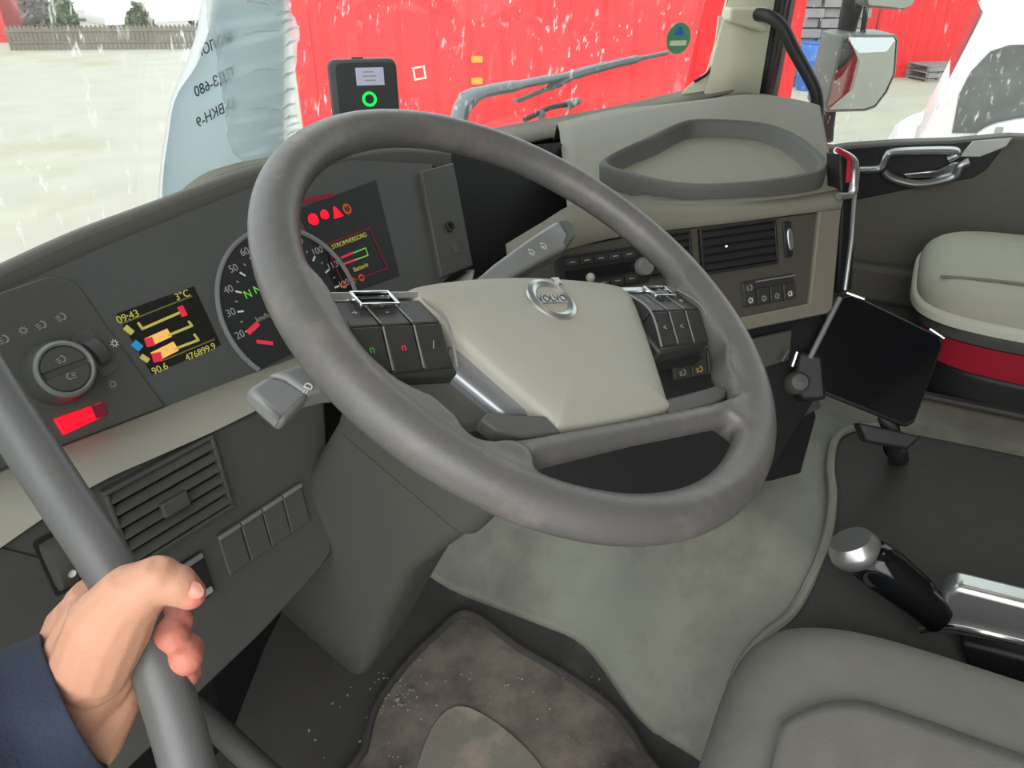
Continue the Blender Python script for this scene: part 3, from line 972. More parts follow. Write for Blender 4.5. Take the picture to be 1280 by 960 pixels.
# --- right warning lamps and message display
scr2 = MB().prism(lpl([(370, 262), (470, 225), (500, 345), (425, 372)], PCL, .001), 0, .0008, PCL).build('warning_panel', 'gauge_black', dash)
stroke([(380, 252), (415, 244)], .0050, 'led_red_dim', dash, h=.0012, nm='warning_strip')
for q, s_ in (((392, 274), .0062), ((406, 268), .0052), ((421, 266), .0066)):
    x, y = lp(*q, PCL, .0014)
    pts = [(s_ * math.cos(i * .6283 + .3) * (1 + .12 * (i % 3)), s_ * 1.05 * math.sin(i * .6283 + .3)) for i in range(10)] if q[0] < 415 else [(-s_, -s_ * .8), (s_ * 1.1, -s_ * .8), (s_ * .15, s_ * 1.1), (-s_ * .15, s_ * 1.1)]
    MB().prism(pts, .001, .0016, off(PCL, x, y)).build('warning_lamp', 'led_red', scr2, smooth=False)
x, y = lp(434, 261, PCL, .0014)
MB().lathe([(.0038, .0012), (.0062, .0012)], off(PCL, x, y), 18, (False, False)).build('brake_lamp', 'led_amber', scr2)
text('lamp_mark', '!', off(PCL, x, y, .0014), .009, 'led_amber', scr2)
stroke([(407, 306), (462, 285), (484, 335), (430, 356), (407, 306)], .0014, 'led_red_dim', scr2)
x, y = lp(437, 301, PCL, .0014)
text('message_text', 'STROMVERSORG', off(PCL, x, y, .0014), .0072, 'led_yellow', scr2)
stroke([(427, 322), (441, 316)], .0024, 'led_crimson', scr2)
stroke([(430, 330), (443, 325)], .0024, 'led_crimson', scr2)
stroke([(442, 316), (457, 310), (460, 319), (444, 325)], .0014, 'led_green_soft', scr2)
x, y = lp(451, 334, PCL, .0014)
text('message_text', 'Batterie', off(PCL, x, y, .0014), .0072, 'led_yellow', scr2)
for q in ((430, 356), (441, 351), (452, 347)):
    x, y = lp(*q, PCL, .0014)
    MB().lathe([(.0022, .0012), (.0042, .0012)], off(PCL, x, y), 12, (False, False)).build('status_icon', 'led_amber', scr2)

# --- socket panel right of the cluster and the dark pocket beside it
pp = MB().prism(lpl([(527, 214), (567, 203), (592, 332), (552, 347)], PCL, .006), -.03, .006, PCL).build('socket_panel', 'dark_plastic', dash, bevel=.002)
x, y = lp(563, 283, PCL, .008)
MB().lathe([(.0035, .006), (.0042, .009), (.0065, .0095), (.0072, .006)], off(PCL, x, y), 20, (True, False)).build('key_socket', 'black_plastic', pp)
x, y = lp(571, 310, PCL, .008)
MB().prism(rrect(-.006, .006, -.007, .007, .002), .006, .0075, off(PCL, x, y)).build('socket_cover', 'cluster_plastic', pp, bevel=.0006)
MB().prism(lpl([(548, 194), (610, 186), (700, 178), (760, 235), (760, 310), (550, 360)], PCL, -.07), -.08, -.07, PCL).build('pocket_back', 'void_black', dash)

# --- beige trim band below the cluster
band = []
tops = [(-90, 628), (0, 592), (86, 557), (200, 513), (300, 474), (374, 447), (470, 410), (545, 372), (590, 338)]
bots = [(-90, 745), (0, 681), (110, 608), (190, 571), (258, 541), (330, 506), (400, 473), (490, 425), (560, 380)]
for a, c in zip(tops, bots):
    A, C_ = wp(*a, PCL, .002), wp(*c, PLP, .002)
    n = (PCL.col[2].to_3d() + PLP.col[2].to_3d()).normalized()
    band.append([A - n * .01, A + n * .004, A.lerp(C_, .3) + n * .012, A.lerp(C_, .7) + n * .012, C_ + n * .004, C_ - n * .01])
band_s = list(zip(*[smooth_open([s[k] for s in band], 4) for k in range(6)]))
MB().loft([list(s) for s in band_s], closed=False).build('trim_band', 'beige_trim', dash, solid=.002)

# --- lower driver panel with vent and switches
low = lpl([(-90, 760), (0, 683), (110, 610), (258, 543), (404, 472), (407, 505), (413, 600), (416, 690), (400, 714), (330, 790), (245, 872), (190, 935), (80, 1040), (-90, 1100)], PLP)
lowp = MB().prism(low, -.04, 0, PLP).build('lower_panel', 'dark_plastic', dash, bevel=.004)
MB().prism(lpl([(-120, 720), (5, 690), (60, 760), (60, 900), (-120, 1000)], PLP, -.002), -.05, -.002, PLP).build('end_panel', 'dark_plastic', dash)
stroke([(0, 684), (60, 700), (110, 760)], .0012, 'black_plastic', lowp, PLP, .0006, 'panel_seam')
vx0, vy1 = lp(128, 612, PLP); vx1 = lp(270, 590, PLP)[0]; vy0 = lp(225, 662, PLP)[1]
vc = [lp(*q, PLP) for q in ((125, 611), (257, 554), (285, 631), (165, 697))]
vx0, vx1 = (vc[0][0] + vc[3][0]) / 2, (vc[1][0] + vc[2][0]) / 2
vy1, vy0 = (vc[0][1] + vc[1][1]) / 2, (vc[2][1] + vc[3][1]) / 2
def vent(parent, M, x0, x1, y0, y1, n, mslat, tilt=38, tab=None, name='air_vent', h0=0.0):
    w, hgt = x1 - x0, y1 - y0
    cx, cy = (x0 + x1) / 2, (y0 + y1) / 2
    v = MB().prism([(x0, y0), (x1, y0), (x1, y1), (x0, y1)], h0 + .0002, h0 + .001, M).build(name, 'void_black', parent, smooth=False)
    fr_ = MB()
    tk = .0035
    for (bx, by, bw, bh) in ((cx, y1 + tk / 2, w + 2 * tk, tk), (cx, y0 - tk / 2, w + 2 * tk, tk), (x0 - tk / 2, cy, tk, hgt), (x1 + tk / 2, cy, tk, hgt)):
        fr_.box((bx, by, h0 + .003), (bw, bh, .009), M)
    fr_.build('vent_frame', mslat, v, bevel=.0008)
    for i in range(n):
        yy = y0 + hgt * (i + .5) / n
        T = off(M, cx, yy, h0 + .005) @ Matrix.Rotation(math.radians(tilt), 4, 'X')
        MB().box((0, 0, 0), (w, hgt / n * .76, .0018), T).build('slat', mslat, v, bevel=.0005)
    if tab:
        MB().box((cx + tab[0] * w, cy + tab[1] * hgt, h0 + .010), (w * .26, hgt * .20, .006), M).build('slider', mslat, v, bevel=.0012)
    return v
vent(lowp, PLP, vx0, vx1, vy0, vy1, 6, 'dark_plastic', tilt=-48, tab=(-.02, -.02))
sw = [lp(*q, PLP) for q in ((270, 668), (375, 602), (383, 648), (283, 722))]
sx0, sx1 = (sw[0][0] + sw[3][0]) / 2, (sw[1][0] + sw[2][0]) / 2
sy1, sy0 = (sw[0][1] + sw[1][1]) / 2, (sw[2][1] + sw[3][1]) / 2
for i in range(4):
    a, c = sx0 + (sx1 - sx0) * i / 4, sx0 + (sx1 - sx0) * (i + 1) / 4
    s_ = MB().prism(rrect(a + .0006, c - .0006, sy0, sy1, .0015), 0, .004, PLP).build('rocker_switch', 'dark_plastic', lowp, bevel=.001)
    MB().box(((a + c) / 2, sy1 - .0015, .0048), (c - a - .002, .0042, .0025), PLP).build('highlight_ridge', 'gauge_ring', s_, bevel=.0006)  # raised top edge, paler colour paints its highlight
x, y = lp(243, 722, PLP)
s_ = MB().prism(rrect(x - .013, x + .012, y - .024, y + .022, .002), 0, .004, PLP).build('mirror_switch', 'black_plastic', lowp, bevel=.001)
MB().box((x, y + .0195, .005), (.022, .005, .003), PLP).build('highlight_ridge', 'gauge_ring', s_, bevel=.0008)
MB().box((x + .004, y - .018, .0045), (.012, .006, .003), PLP).build('marker', 'print_grey', s_, bevel=.0008)
x, y = lp(74, 706, PLP, .004)
T = off(PLP, x, y, -.004) @ Matrix.Rotation(math.radians(90), 4, 'Y')
MB().prism(rrect(x - .010, x + .010, y - .026, y + .026, .003), 0, .001, PLP).build('level_surround', 'black_plastic', lowp, bevel=.001)
tw = MB().lathe([(.017, -.007), (.022, -.006), (.0225, 0), (.022, .006), (.017, .007)], T, 28).build('level_wheel', 'dark_plastic', lowp)
MB().lathe([(.0020, .0), (.0030, .0006)], off(PLP, x + .001, y - .003, .0186), 12, (True, False)).build('level_mark', 'print_white', tw)

# --- centre stack
cs = thing('centre_console', 'olive grey centre console turned to the driver with vents and radio', 'console', (.6, -.1, -.5))
MB().prism(lpl([(600, 352), (640, 334), (700, 313), (800, 293), (1025, 265), (1015, 384), (880, 410), (800, 470), (690, 480), (600, 470)], PCE), -.05, 0, PCE).build('face', 'centre_plastic', cs, bevel=.002)
MB().prism(lpl([(1021, 265), (1048, 262), (1037, 386), (1030, 392), (872, 424), (866, 408), (1009, 379)], PCE), -.05, .006, PCE).build('bezel', 'bezel_olive', cs, bevel=.002)
def rect_of(px4, M, h=0.0):
    r = [lp(*q, M, h) for q in px4]
    return (r[0][0] + r[3][0]) / 2, (r[1][0] + r[2][0]) / 2, (r[2][1] + r[3][1]) / 2, (r[0][1] + r[1][1]) / 2
x0, x1, y0, y1 = rect_of(((872, 290), (964, 277), (967, 328), (880, 338)), PCE)
v1 = vent(cs, PCE, x0, x1, y0, y1, 5, 'black_plastic', tilt=-25)
xx, yy = lp(907, 308, PCE, .009)
MB().ball(PCE @ Vector((xx, yy, .010)), .003, 8).build('stud', 'chrome', v1)
x0, x1, y0, y1 = rect_of(((806, 298), (852, 292), (866, 336), (812, 346)), PCE)
vent(cs, PCE, x0, x1, y0, y1, 5, 'black_plastic', tilt=-25)
x, y = lp(986, 299, PCE, .004)
aw = MB().prism(rrect(x - .007, x + .007, y - .026, y + .026, .004), 0, .003, PCE).build('vent_adjuster', 'black_plastic', cs, bevel=.001)
MB().prism(smooth_closed([(x - .002, y - .012), (x + .004, y - .016), (x + .006, y + .004), (x + .001, y + .016), (x - .004, y + .008)], 3), .003, .007, PCE).build('adjuster_tab', 'satin_metal', aw, bevel=.0015)
x0, x1, y0, y1 = rect_of(((925, 354), (991, 341), (992, 372), (927, 386)), PCE)
bank = MB().prism(rrect(x0, x1, y0, y1, .003), 0, .003, PCE).build('switch_bank', 'button_black', cs, bevel=.001)
for i in range(4):
    a = x0 + (x1 - x0) * i / 4
    c = x0 + (x1 - x0) * (i + 1) / 4
    k_ = MB().prism(rrect(a + .001, c - .001, y0 + .001, y1 - (.001 if i == 0 else .012), .002), .003, .006, PCE).build('key', 'button_black', bank, bevel=.001)
    sun_icon(off(PCE, (a + c) / 2, y0 + .009, .0062), .009, 'print_white' if i in (0, 3) else 'print_grey', bank)
    if i == 0:
        lamp_icon(off(PCE, (a + c) / 2, y1 - .009, .0062), .009, 'print_grey', bank)
MB().box(((x0 + x1) / 2 + .01, y1 - .002, .0065), ((x1 - x0) * .75, .002, .002), PCE).build('bank_edge', 'gauge_ring', bank)
x0, x1, y0, y1 = rect_of(((690, 326), (800, 303), (815, 350), (700, 372)), PCE)
rad = MB().prism(rrect(x0, x1, y0, y1, .003), 0, .004, PCE).build('radio', 'black_plastic', cs, bevel=.001)
MB().prism(rrect(x0 + .012, x1 - .012, y0 + (y1 - y0) * .34, y0 + (y1 - y0) * .62, .001), .004, .0045, PCE).build('display', 'gloss_black', rad)
for r in range(2):
    for i in range(5):
        a = x0 + .014 + i * (x1 - x0 - .03) / 5
        MB().prism(rrect(a, a + (x1 - x0 - .04) / 5, (y1 - .014) if r == 0 else (y0 + .004), (y1 - .004) if r == 0 else (y0 + .014), .001), .004, .0065, PCE).build('radio_key', 'button_black', rad, bevel=.0006)
        MB().box((a + .009, (y1 - .009) if r == 0 else (y0 + .009), .0067), (.008, .0015, .0003), PCE).build('key_print', 'print_grey', rad)
x, y = lp(807, 333, PCE, .012)
MB().lathe([(.0125, .004), (.0120, .014), (.0105, .016), (0, .016)], off(PCE, x, y), 24).build('volume_knob', 'gauge_ring', rad)
x0, x1, y0, y1 = rect_of(((836, 440), (897, 426), (905, 462), (842, 476)), PCE)
bank = MB().prism(rrect(x0, x1, y0, y1, .003), 0, .004, PCE).build('lower_switch_bank', 'button_black', cs, bevel=.001)
for i, m_ in enumerate(('print_grey', 'print_amber', 'print_grey')):
    a = x0 + (x1 - x0) * i / 3
    c = x0 + (x1 - x0) * (i + 1) / 3
    MB().prism(rrect(a + .001, c - .001, y0 + .001, y1 - .008, .002), .004, .007, PCE).build('key', 'button_black', bank, bevel=.001)
    lamp_icon(off(PCE, (a + c) / 2, y0 + .010, .0072), .009, m_, bank)
MB().box(((x0 + x1) / 2, y1 - .002, .006), ((x1 - x0) * .96, .0022, .002), PCE).build('bank_edge', 'gauge_ring', bank)
# lower body of the stack
MB().prism(lpl([(600, 460), (700, 470), (860, 412), (1036, 388), (1030, 480), (960, 600), (880, 640), (740, 640), (600, 600)], PCE, -.04), -.14, -.04, PCE).build('lower_body', 'black_plastic', cs, bevel=.004)
MB().prism(lpl([(915, 428), (988, 412), (985, 450), (920, 470)], PCE, -.03), -.04, -.025, PCE).build('open_shelf', 'dark_plastic', cs, bevel=.003)
for q0, q1 in (((986, 438), (978, 452)), ((996, 440), (990, 458))):
    MB().tube([wp(*q0, PCE, -.005), wp(*q1, PCE, -.005)], .003, 8).build('clip', 'chrome', cs)
# storage bin hanging under the stack
bn = thing('storage_bin', 'black open storage bin fixed low beside the tablet holder', 'bin', axp(970, 600, 0, .66))
PB = frame((.64, -.19, -.42), -42, 84)
MB().prism(lpl([(930, 480), (1018, 508), (1022, 520), (1000, 600), (965, 606), (935, 596)], PB), -.10, 0, PB).build('body', 'black_plastic', bn, bevel=.006)
MB().prism(lpl([(985, 500), (1018, 490), (1022, 507), (990, 525), (982, 520)], PB, .01), 0, .02, PB).build('latch', 'dark_plastic', bn, bevel=.004)

# --- dash top, windshield lip
r0 = [(632, 338), (680, 320), (740, 303), (800, 292), (860, 285), (920, 278), (980, 270), (1046, 262), (1048, 262), (1049, 262)]
r1 = [(632, 306), (680, 277), (716, 256), (770, 246), (850, 256), (920, 254), (985, 248), (1044, 238), (1046, 238), (1047, 238)]
R0 = [wp(*q, PCE, .002) for q in r0]
R1 = [wp(*q, PCE, -.014 - .006 * (i < 3)) for i, q in enumerate(r1)]
Fp = [(600, 196), (640, 186), (690, 176), (760, 161), (820, 147), (872, 131), (905, 119)]
FF = [on_glass(*q, .035) for q in Fp] + [axp(935, 116, 0, 1.50), axp(972, 121, 0, 1.47), axp(1003, 131, 0, 1.43)]
def tray_z(x, y): return -.05 + .135 * ((x - .546) * .972 + (y + .03) * .236)
rows = [R0, [a.lerp(c, .5) + PCE.col[2].to_3d() * .006 for a, c in zip(R0, R1)], R1]
for s in (.06, .14, .26, .4, .55, .7, .85, 1.0):
    row = []
    for i in range(10):
        p = R1[i].lerp(FF[i], s)
        zt = min(tray_z(p.x, p.y) - .036, -.012)
        lin = p.z
        k = sstep(.0, .14, s) * (1 - sstep(.55, .95, s))
        z_ = lin + (zt - lin) * k
        if i < 3:
            z_ = lin - .05 * sstep(0, .1, s) * (1 - sstep(.85, 1, s)) if i < 1 else (lin - .035 * sstep(0, .1, s) * (1 - sstep(.4, .7, s)) if i < 2 else z_)
        row.append(Vector((p.x, p.y, z_)))
    rows.append(row)
MB().loft([smooth_open(r, 3) for r in rows[:3]], closed=False).build('front_band', 'dash_top', cs, solid=.002)
MB().loft([smooth_open(r[2:], 3) for r in rows[2:]], closed=False).build('top_pad', 'dash_top', cs, solid=.002)
colr = [r[-1] for r in rows[2:]]
MB().loft([colr, [p + Vector((.02, .02, -.10)) for p in colr], [p + Vector((.05, .06, -.5)) for p in colr]], closed=False).build('passenger_fascia', 'dark_plastic', cs)
lt = [(585, 172), (620, 162), (700, 147), (760, 136), (820, 123), (880, 108), (917, 102)]
lb = [(585, 196), (620, 186), (700, 170), (760, 157), (820, 143), (875, 126), (917, 114)]
A = [on_glass(*q, .02) for q in lt]
Bq = [on_glass(*q, .085) for q in lb]
MB().loft([smooth_open(A, 4), smooth_open([a.lerp(c, .5) - Vector((0, .006, 0)) for a, c in zip(A, Bq)], 4), smooth_open(Bq, 4)], closed=False).build('windshield_ledge', 'dash_top', cs, solid=.008)

# silver hook-shaped trim at the end of the console
PE = frame((.72, -.22, -.05), -42, 80)
hk = thing('console_hook', 'silver hook-shaped strip with a red edge at the console end', 'hook', wp(1060, 245, PE))
MB().tube(smooth_open([wp(1046, 188, PE), wp(1062, 196, PE), wp(1069, 206, PE), wp(1068, 226, PE), wp(1064, 243, PE), wp(1048, 245, PE)], 4), .007, 10, flat=.7).build('strip', 'satin_metal', hk)
MB().tube(smooth_open([wp(1046, 187, PE, .004), wp(1060, 196, PE, .004), wp(1062, 205, PE, .004), wp(1060, 228, PE, .004)], 4), .0035, 8).build('red_edge', 'seat_red', hk)
MB().prism(lpl([(1044, 190), (1062, 200), (1066, 240), (1060, 360), (1042, 366), (1046, 262)], PE, -.03), -.05, -.02, PE).build('backing', 'black_plastic', hk, bevel=.003)
MB().tube([wp(1068, 244, PE, .002), wp(1064, 300, PE, .002), wp(1056, 362, PE, .002)], .0035, 8).build('edge_strip', 'satin_metal', hk)

# --- tray on top of the dash
tr_px = [(749, 203), (769, 187), (805, 171), (841, 154), (873, 147), (949, 151), (994, 165), (1025, 187), (1036, 205), (1018, 217), (949, 228), (882, 232), (832, 228), (787, 217)]
tp = smooth_closed(lpl(tr_px, PTR), 4)
tcx = sum(q[0] for q in tp) / len(tp); tcy = sum(q[1] for q in tp) / len(tp)
def ins(d):
    out = []
    for x, y in tp:
        v = Vector((tcx - x, tcy - y))
        v = v / v.length * d
        out.append((x + v.x, y + v.y))
    return out
tr = thing('dash_tray', 'shallow rounded grey tray with a raised rim on the dash top', 'tray', PTR @ Vector((tcx, tcy, -.03)))
def rg(pts, h): return [PTR @ Vector((x, y, h)) for x, y in pts]
MB().loft([rg(ins(.012), -.036), rg(ins(.002), -.034), rg(ins(0), -.006), rg(ins(.003), -.001), rg(ins(.008), 0), rg(ins(.012), -.002), rg(ins(.014), -.006), rg(ins(.019), -.022), rg(ins(.024), -.027)], True, (True, False)).build('rim', 'tray_rubber', tr)
MB().loft([rg([(tcx + (x - tcx) * k, tcy + (y - tcy) * k) for x, y in ins(.023)], -.0268) for k in (1, .7, .4, .1)], True, (False, True)).build('tray_base', 'tray_floor', tr)

# ================================================================== STEERING WHEEL
TAU, TURN = math.radians(30.27), math.radians(-28)
ex0, ey0 = Vector((1, 0, 0)), Vector((0, math.cos(TAU), math.sin(TAU)))
ex = ex0 * math.cos(TURN) + ey0 * math.sin(TURN)
ey = -ex0 * math.sin(TURN) + ey0 * math.cos(TURN)
WM = frame3((0, 0, 0), ex, ey)
sw_ = thing('steering_wheel', 'worn grey four-spoke steering wheel with beige hub pad', 'steering wheel', (0, 0, 0))
def W(u, v, h=0.0): return WM @ Vector((u, v, h))
RM, Rm = .2176, .0184
b = MB()
N = 96
rings = []
for i in range(N):
    a = 2 * math.pi * i / N
    dr = Vector((math.cos(a), math.sin(a), 0))
    rings.append([WM @ (dr * (RM + Rm * math.cos(q)) + Vector((0, 0, Rm * math.sin(q) * .94))) for q in (2 * math.pi * k / 20 for k in range(20))])
rings.append(rings[0])
b.loft(rings, True, (False, False))
# leather-covered roots of the spokes and the lower cross bar
for s in (-1, 1):
    b.prism([(s * .215, .040), (s * .200, .022), (s * .193, .004), (s * .195, -.050), (s * .180, -.078), (s * .158, -.098), (s * .152, -.112), (s * .150, -.134), (s * .118, -.138), (s * .110, -.150), (s * .118, -.166), (s * .14, -.172), (s * .17, -.140), (s * .205, -.08), (s * .222, -.02)], -.018, .011, WM)
    b.tube([W(s * .2176, .03, -.001), W(s * .210, -.02, -.002), W(s * .200, -.07, -.002), W(s * .188, -.105, -.002)], [.016, .0165, .0165, .016], 12)
    b.tube([W(s * .19, -.10, -.002), W(s * .168, -.118, -.003), W(s * .138, -.149, -.003), W(s * .15, -.172, -.002)], [.014, .0135, .012, .012], 10)
b.tube([W(-.155, -.148, -.002), W(-.10, -.1440, -.006), W(0, -.1425, -.008), W(.10, -.1440, -.006), W(.155, -.148, -.002)], [.015, .0115, .0105, .0115, .015], 12)
rim = b.build('rim', 'leather_rim', sw_)
remesh(rim, .0028, 20)

# back shell under pad and spokes
MB().loft([[W(x * k, y * k - .05 * (1 - k), h) for x, y in rrect(-.09, .09, -.115, .03, .03, 5)] for k, h in ((1, -.035), (.95, -.06), (.75, -.085))]).build('back_shell', 'black_plastic', sw_)
for s in (-1, 1):
    MB().prism([(s * .08, .0), (s * .192, .012), (s * .192, -.066), (s * .08, -.066)], -.042, -.026, WM).build('spoke', 'black_plastic', sw_, bevel=.004)
    MB().prism([(s * .05, -.112), (s * .150, -.110), (s * .150, -.142), (s * .05, -.146)], -.026, -.014, WM).build('spoke', 'black_plastic', sw_, bevel=.003)
ipx = {-1: [(601, 523), (610, 514), (640, 518), (682, 519), (703, 541), (655, 546), (622, 539)], 1: [(834, 499), (898, 481), (909, 486), (907, 497), (893, 505), (838, 519)]}
for s in (-1, 1):
    MB().prism(lpl(ipx[s], WM, -.003), -.020, -.003, WM).build('spoke_inlay', 'tray_rubber', sw_, bevel=.002)
# satin bridge and grey panel beside the pad
bpx = lpl([(568, 416), (558, 440), (558, 462), (629, 520), (684, 519), (600, 428)], WM, -.014)
for s in (-1, 1):
    MB().prism([(-s * x, y) for x, y in bpx], -.036 - .014 * (s > 0), -.012 - .022 * (s > 0), WM).build('spoke_bridge', 'spoke_silver', sw_, bevel=.005, bseg=3)
    if s > 0:
        continue
    gpx = lpl([(455, 462), (562, 458), (640, 526), (570, 532), (505, 515)], WM, -.022)
    MB().prism([(-s * x, y) for x, y in gpx], -.030 - .01 * (s > 0), -.022 - .02 * (s > 0), WM).build('spoke_panel', 'tray_rubber', sw_, bevel=.002)

# --- hub pad
out = smooth_closed([(-.060, -.1300), (0, -.1320), (.060, -.1300), (.067, -.120), (.090, -.072), (.112, -.022), (.122, .008), (.112, .020), (.06, .031), (0, .036), (-.06, .031), (-.112, .020), (-.122, .008), (-.112, -.022), (-.090, -.072), (-.067, -.120)], 4)
pc = Vector((0, -.06))
def pring(k, h, bend=1.0):
    rr = []
    for x, y in out:
        px_, py_ = pc.x + (x - pc.x) * k, pc.y + (y - pc.y) * k
        drop = .010 * max(0, (py_ + .02) / .05) ** 2 * bend if py_ > -.02 else 0
        rr.append(W(px_, py_, h - drop))
    return rr
pad = MB().loft([pring(1.0, -.040, 0), pring(1.0, -.014), pring(.995, -.008), pring(.975, -.004), pring(.93, -.0015), pring(.8, .001), pring(.6, .003), pring(.35, .004), pring(.1, .004)]).build('hub_pad', 'pad_beige', sw_, angle=70)
for s in (-1, 1):
    p = W(s * .062, -.006, .0005)
    MB().lathe([(.0, .0002), (.0026, .0002), (.003, -.001)], frame3(p, ex, ey), 12).build('dimple', 'centre_plastic', pad)
# emblem: ring, arrow, slanted bar with the maker's lettering
LM = off(WM, .003, -.012, .0032)
emb = MB().lathe([(.0150, .0), (.0154, .0022), (.0190, .0036), (.0228, .0022), (.0234, .0)], LM, 40, (False, False)).build('emblem', 'satin_metal', sw_)
MB().lathe([(0, .0005), (.0168, .0005)], LM, 30, (False, False)).build('emblem_ground', 'pad_beige', emb)
MB().prism([(-.021, -.0042), (.021, -.0042), (.021, .0042), (-.021, .0042)], .0008, .0022, LM).build('emblem_bar', 'satin_metal', emb, bevel=.0004)
text('emblem_letters', 'VOLVO', off(LM, 0, 0, .0024), .0098, 'print_ink', emb)
MB().prism([(.0135, .0170), (.0165, .0140), (.0215, .0190), (.0240, .0165), (.0245, .0255), (.0155, .0248), (.0182, .0222)], .0, .002, LM).build('emblem_arrow', 'satin_metal', emb, bevel=.0004)

# --- button clusters
def cluster(s, ncol, marks):
    """two rows of keys; the upper row leans away from the driver"""
    u0, u1 = (.116, .190)
    c = MB().prism([(s * (u0 - .012), .010), (s * (u1 + .002), .012), (s * (u1 + .004), -.060), (s * (u0 - .004), -.066)], -.034, -.012, WM).build('switch_cluster', 'button_black', sw_, bevel=.003)
    for r, (va, vb, ha, hb) in enumerate(((-.060, -.030, -.010, .003), (-.029, .001, .003, -.005))):
        for i in range(ncol):
            a = u0 + (u1 - u0) * i / ncol + .0007
            e = u0 + (u1 - u0) * (i + 1) / ncol - .0007
            P = [W(s * a, va, ha), W(s * e, va, ha), W(s * e, vb, hb), W(s * a, vb, hb)]
            Q = [v - WM.col[2].to_3d() * .02 for v in P]
            k_ = MB().add(P + Q, [(0, 1, 2, 3), (7, 6, 5, 4), (0, 4, 5, 1), (1, 5, 6, 2), (2, 6, 7, 3), (3, 7, 4, 0)]).build('key', 'button_black', c, bevel=.0012)
            mk = marks[r][i]
            if mk:
                mid = (P[0] + P[1] + P[2] + P[3]) / 4
                KM_ = frame3(mid + WM.col[2].to_3d() * .0006, ex, P[3] - P[0])
                text('key_mark', mk[0], KM_, .0085, mk[1], c)
        for i in range(1, ncol):
            a = u0 + (u1 - u0) * i / ncol
            MB().tube([W(s * a, va + .001, ha + .0004), W(s * a, vb - .001, hb + .0004)], .0007, 6).build('divider', 'gauge_ring', c)
    MB().tube(smooth_open([W(s * (u1 + .001), .004, -.004), W(s * (u1 + .0025), -.030, .005), W(s * (u1 + .001), -.062, -.009)], 5), .0011, 6).build('cluster_edge', 'gauge_ring', c)
    MB().tube(smooth_open([W(s * (u0 - .002), .002, -.005), W(s * (u0 - .003), -.030, .005), W(s * (u0 - .002), -.062, -.009)], 5), .0011, 6).build('cluster_edge', 'gauge_ring', c)
    # silver roller window on the upper edge
    rc = (u0 + u1) / 2 + .004
    M_ = frame3(W(s * rc, -.002, -.004), ex, W(0, .000, -.004) - W(0, -.031, .004))
    fr_ = MB()
    for (bx, by, bw, bh) in ((0, .008, .032, .0025), (0, -.008, .032, .0025), (-.0148, 0, .0025, .0165), (.0148, 0, .0025, .0165)):
        fr_.box((bx, by, .003), (bw, bh, .004), M_)
    fr_.build('roller_frame', 'chrome', c, bevel=.0008)
    T = M_ @ Matrix.Translation((0, 0, -.003)) @ Matrix.Rotation(math.radians(90), 4, 'Y')
    MB().lathe([(.004, -.012), (.0068, -.011), (.0072, 0), (.0068, .011), (.004, .012)], T, 18).build('roller', 'gloss_black', c)
    MB().prism([(s * (u0 - .008), .004), (s * (u1 + .002), .002), (s * (u1 + .002), .011), (s * (u0 - .008), .010)], -.016, -.005, WM).build('chrome_strip', 'satin_metal', c, bevel=.0012)
cluster(-1, 3, [[('/', 'print_grey'), ('n', 'print_red'), ('n', 'print_green')], [None, ('-', 'print_grey'), ('+', 'print_grey')]])
cluster(1, 3, [[('<', 'print_grey'), ('<', 'print_grey'), None], [('+', 'print_grey'), ('-', 'print_grey'), ('o', 'print_grey')]])

# ---- steering column shroud with stalks
colm = thing('steering_column', 'dark grey steering column shroud reaching down into the footwell', 'steering column', (0, .30, -.52))
nW = WM.col[2].to_3d()
CM = frame3((0, 0, 0), (1, 0, 0), ey0)
def csec(w, y0, y1, h, r=.02, dx=0.0):
    return [CM @ Vector((x + dx, y, -h)) for x, y in rrect(-w, w, y0, y1, r, 4)]
MB().loft([csec(.060, -.06, .06, .065), csec(.085, -.085, .075, .09), csec(.088, -.090, .085, .15), csec(.085, -.086, .08, .20)]).build('upper_shroud', 'dark_plastic', colm, bevel=.004)
lowr = [csec(.082, -.082, .08, .195), csec(.080, -.062, .085, .30), csec(.070, -.070, .10, .42, .02, .008), csec(.050, -.084, .12, .53, .02, .004), csec(.034, -.088, .13, .60, .02, .0), csec(.028, -.080, .13, .608, .02, .0)]
MB().loft(lowr).build('lower_shroud', 'dark_plastic', colm)
WL = frame3(tuple(-nW * .045), (1, 0, 0), ey0)
def stalk(name, pts, h0, h1, m, mark=None):
    s_ = MB().prism(lpl(pts, WL, (h0 + h1) / 2), h0, h1, WL).build(name, m, colm, bevel=.004, bseg=3)
    return s_
stalk('stalk', [(306, 494), (330, 478), (352, 481), (385, 500), (352, 533), (345, 530)], -.012, .002, 'gauge_ring')
s2 = stalk('stalk', [(332, 477), (384, 462), (425, 455), (470, 465), (470, 490), (405, 496), (378, 503), (352, 484)], -.016, .004, 'gauge_ring')
x, y = lp(385, 485, WL, .005)
text('stalk_mark', '=D', off(WL, x, y, .0044, 20), .008, 'print_white', s2)
s3 = stalk('stalk', [(585, 362), (612, 338), (660, 303), (688, 285), (700, 283), (711, 290), (713, 302), (702, 318), (672, 333), (640, 352), (610, 372)], -.012, .006, 'gauge_ring')
s4 = stalk('stalk_collar', [(692, 284), (701, 282), (712, 290), (714, 302), (704, 316), (698, 312), (702, 300)], -.013, .0075, 'dark_plastic')
for q in ((664, 315), (679, 307)):
    x, y = lp(*q, WL, .0065)
    lamp_icon(off(WL, x, y, .0064, 25), .008, 'print_white', s3)
MB().ball(wp(738, 347, WL, -.002), .0050, 10).build('stalk_tip', 'pad_beige', colm)

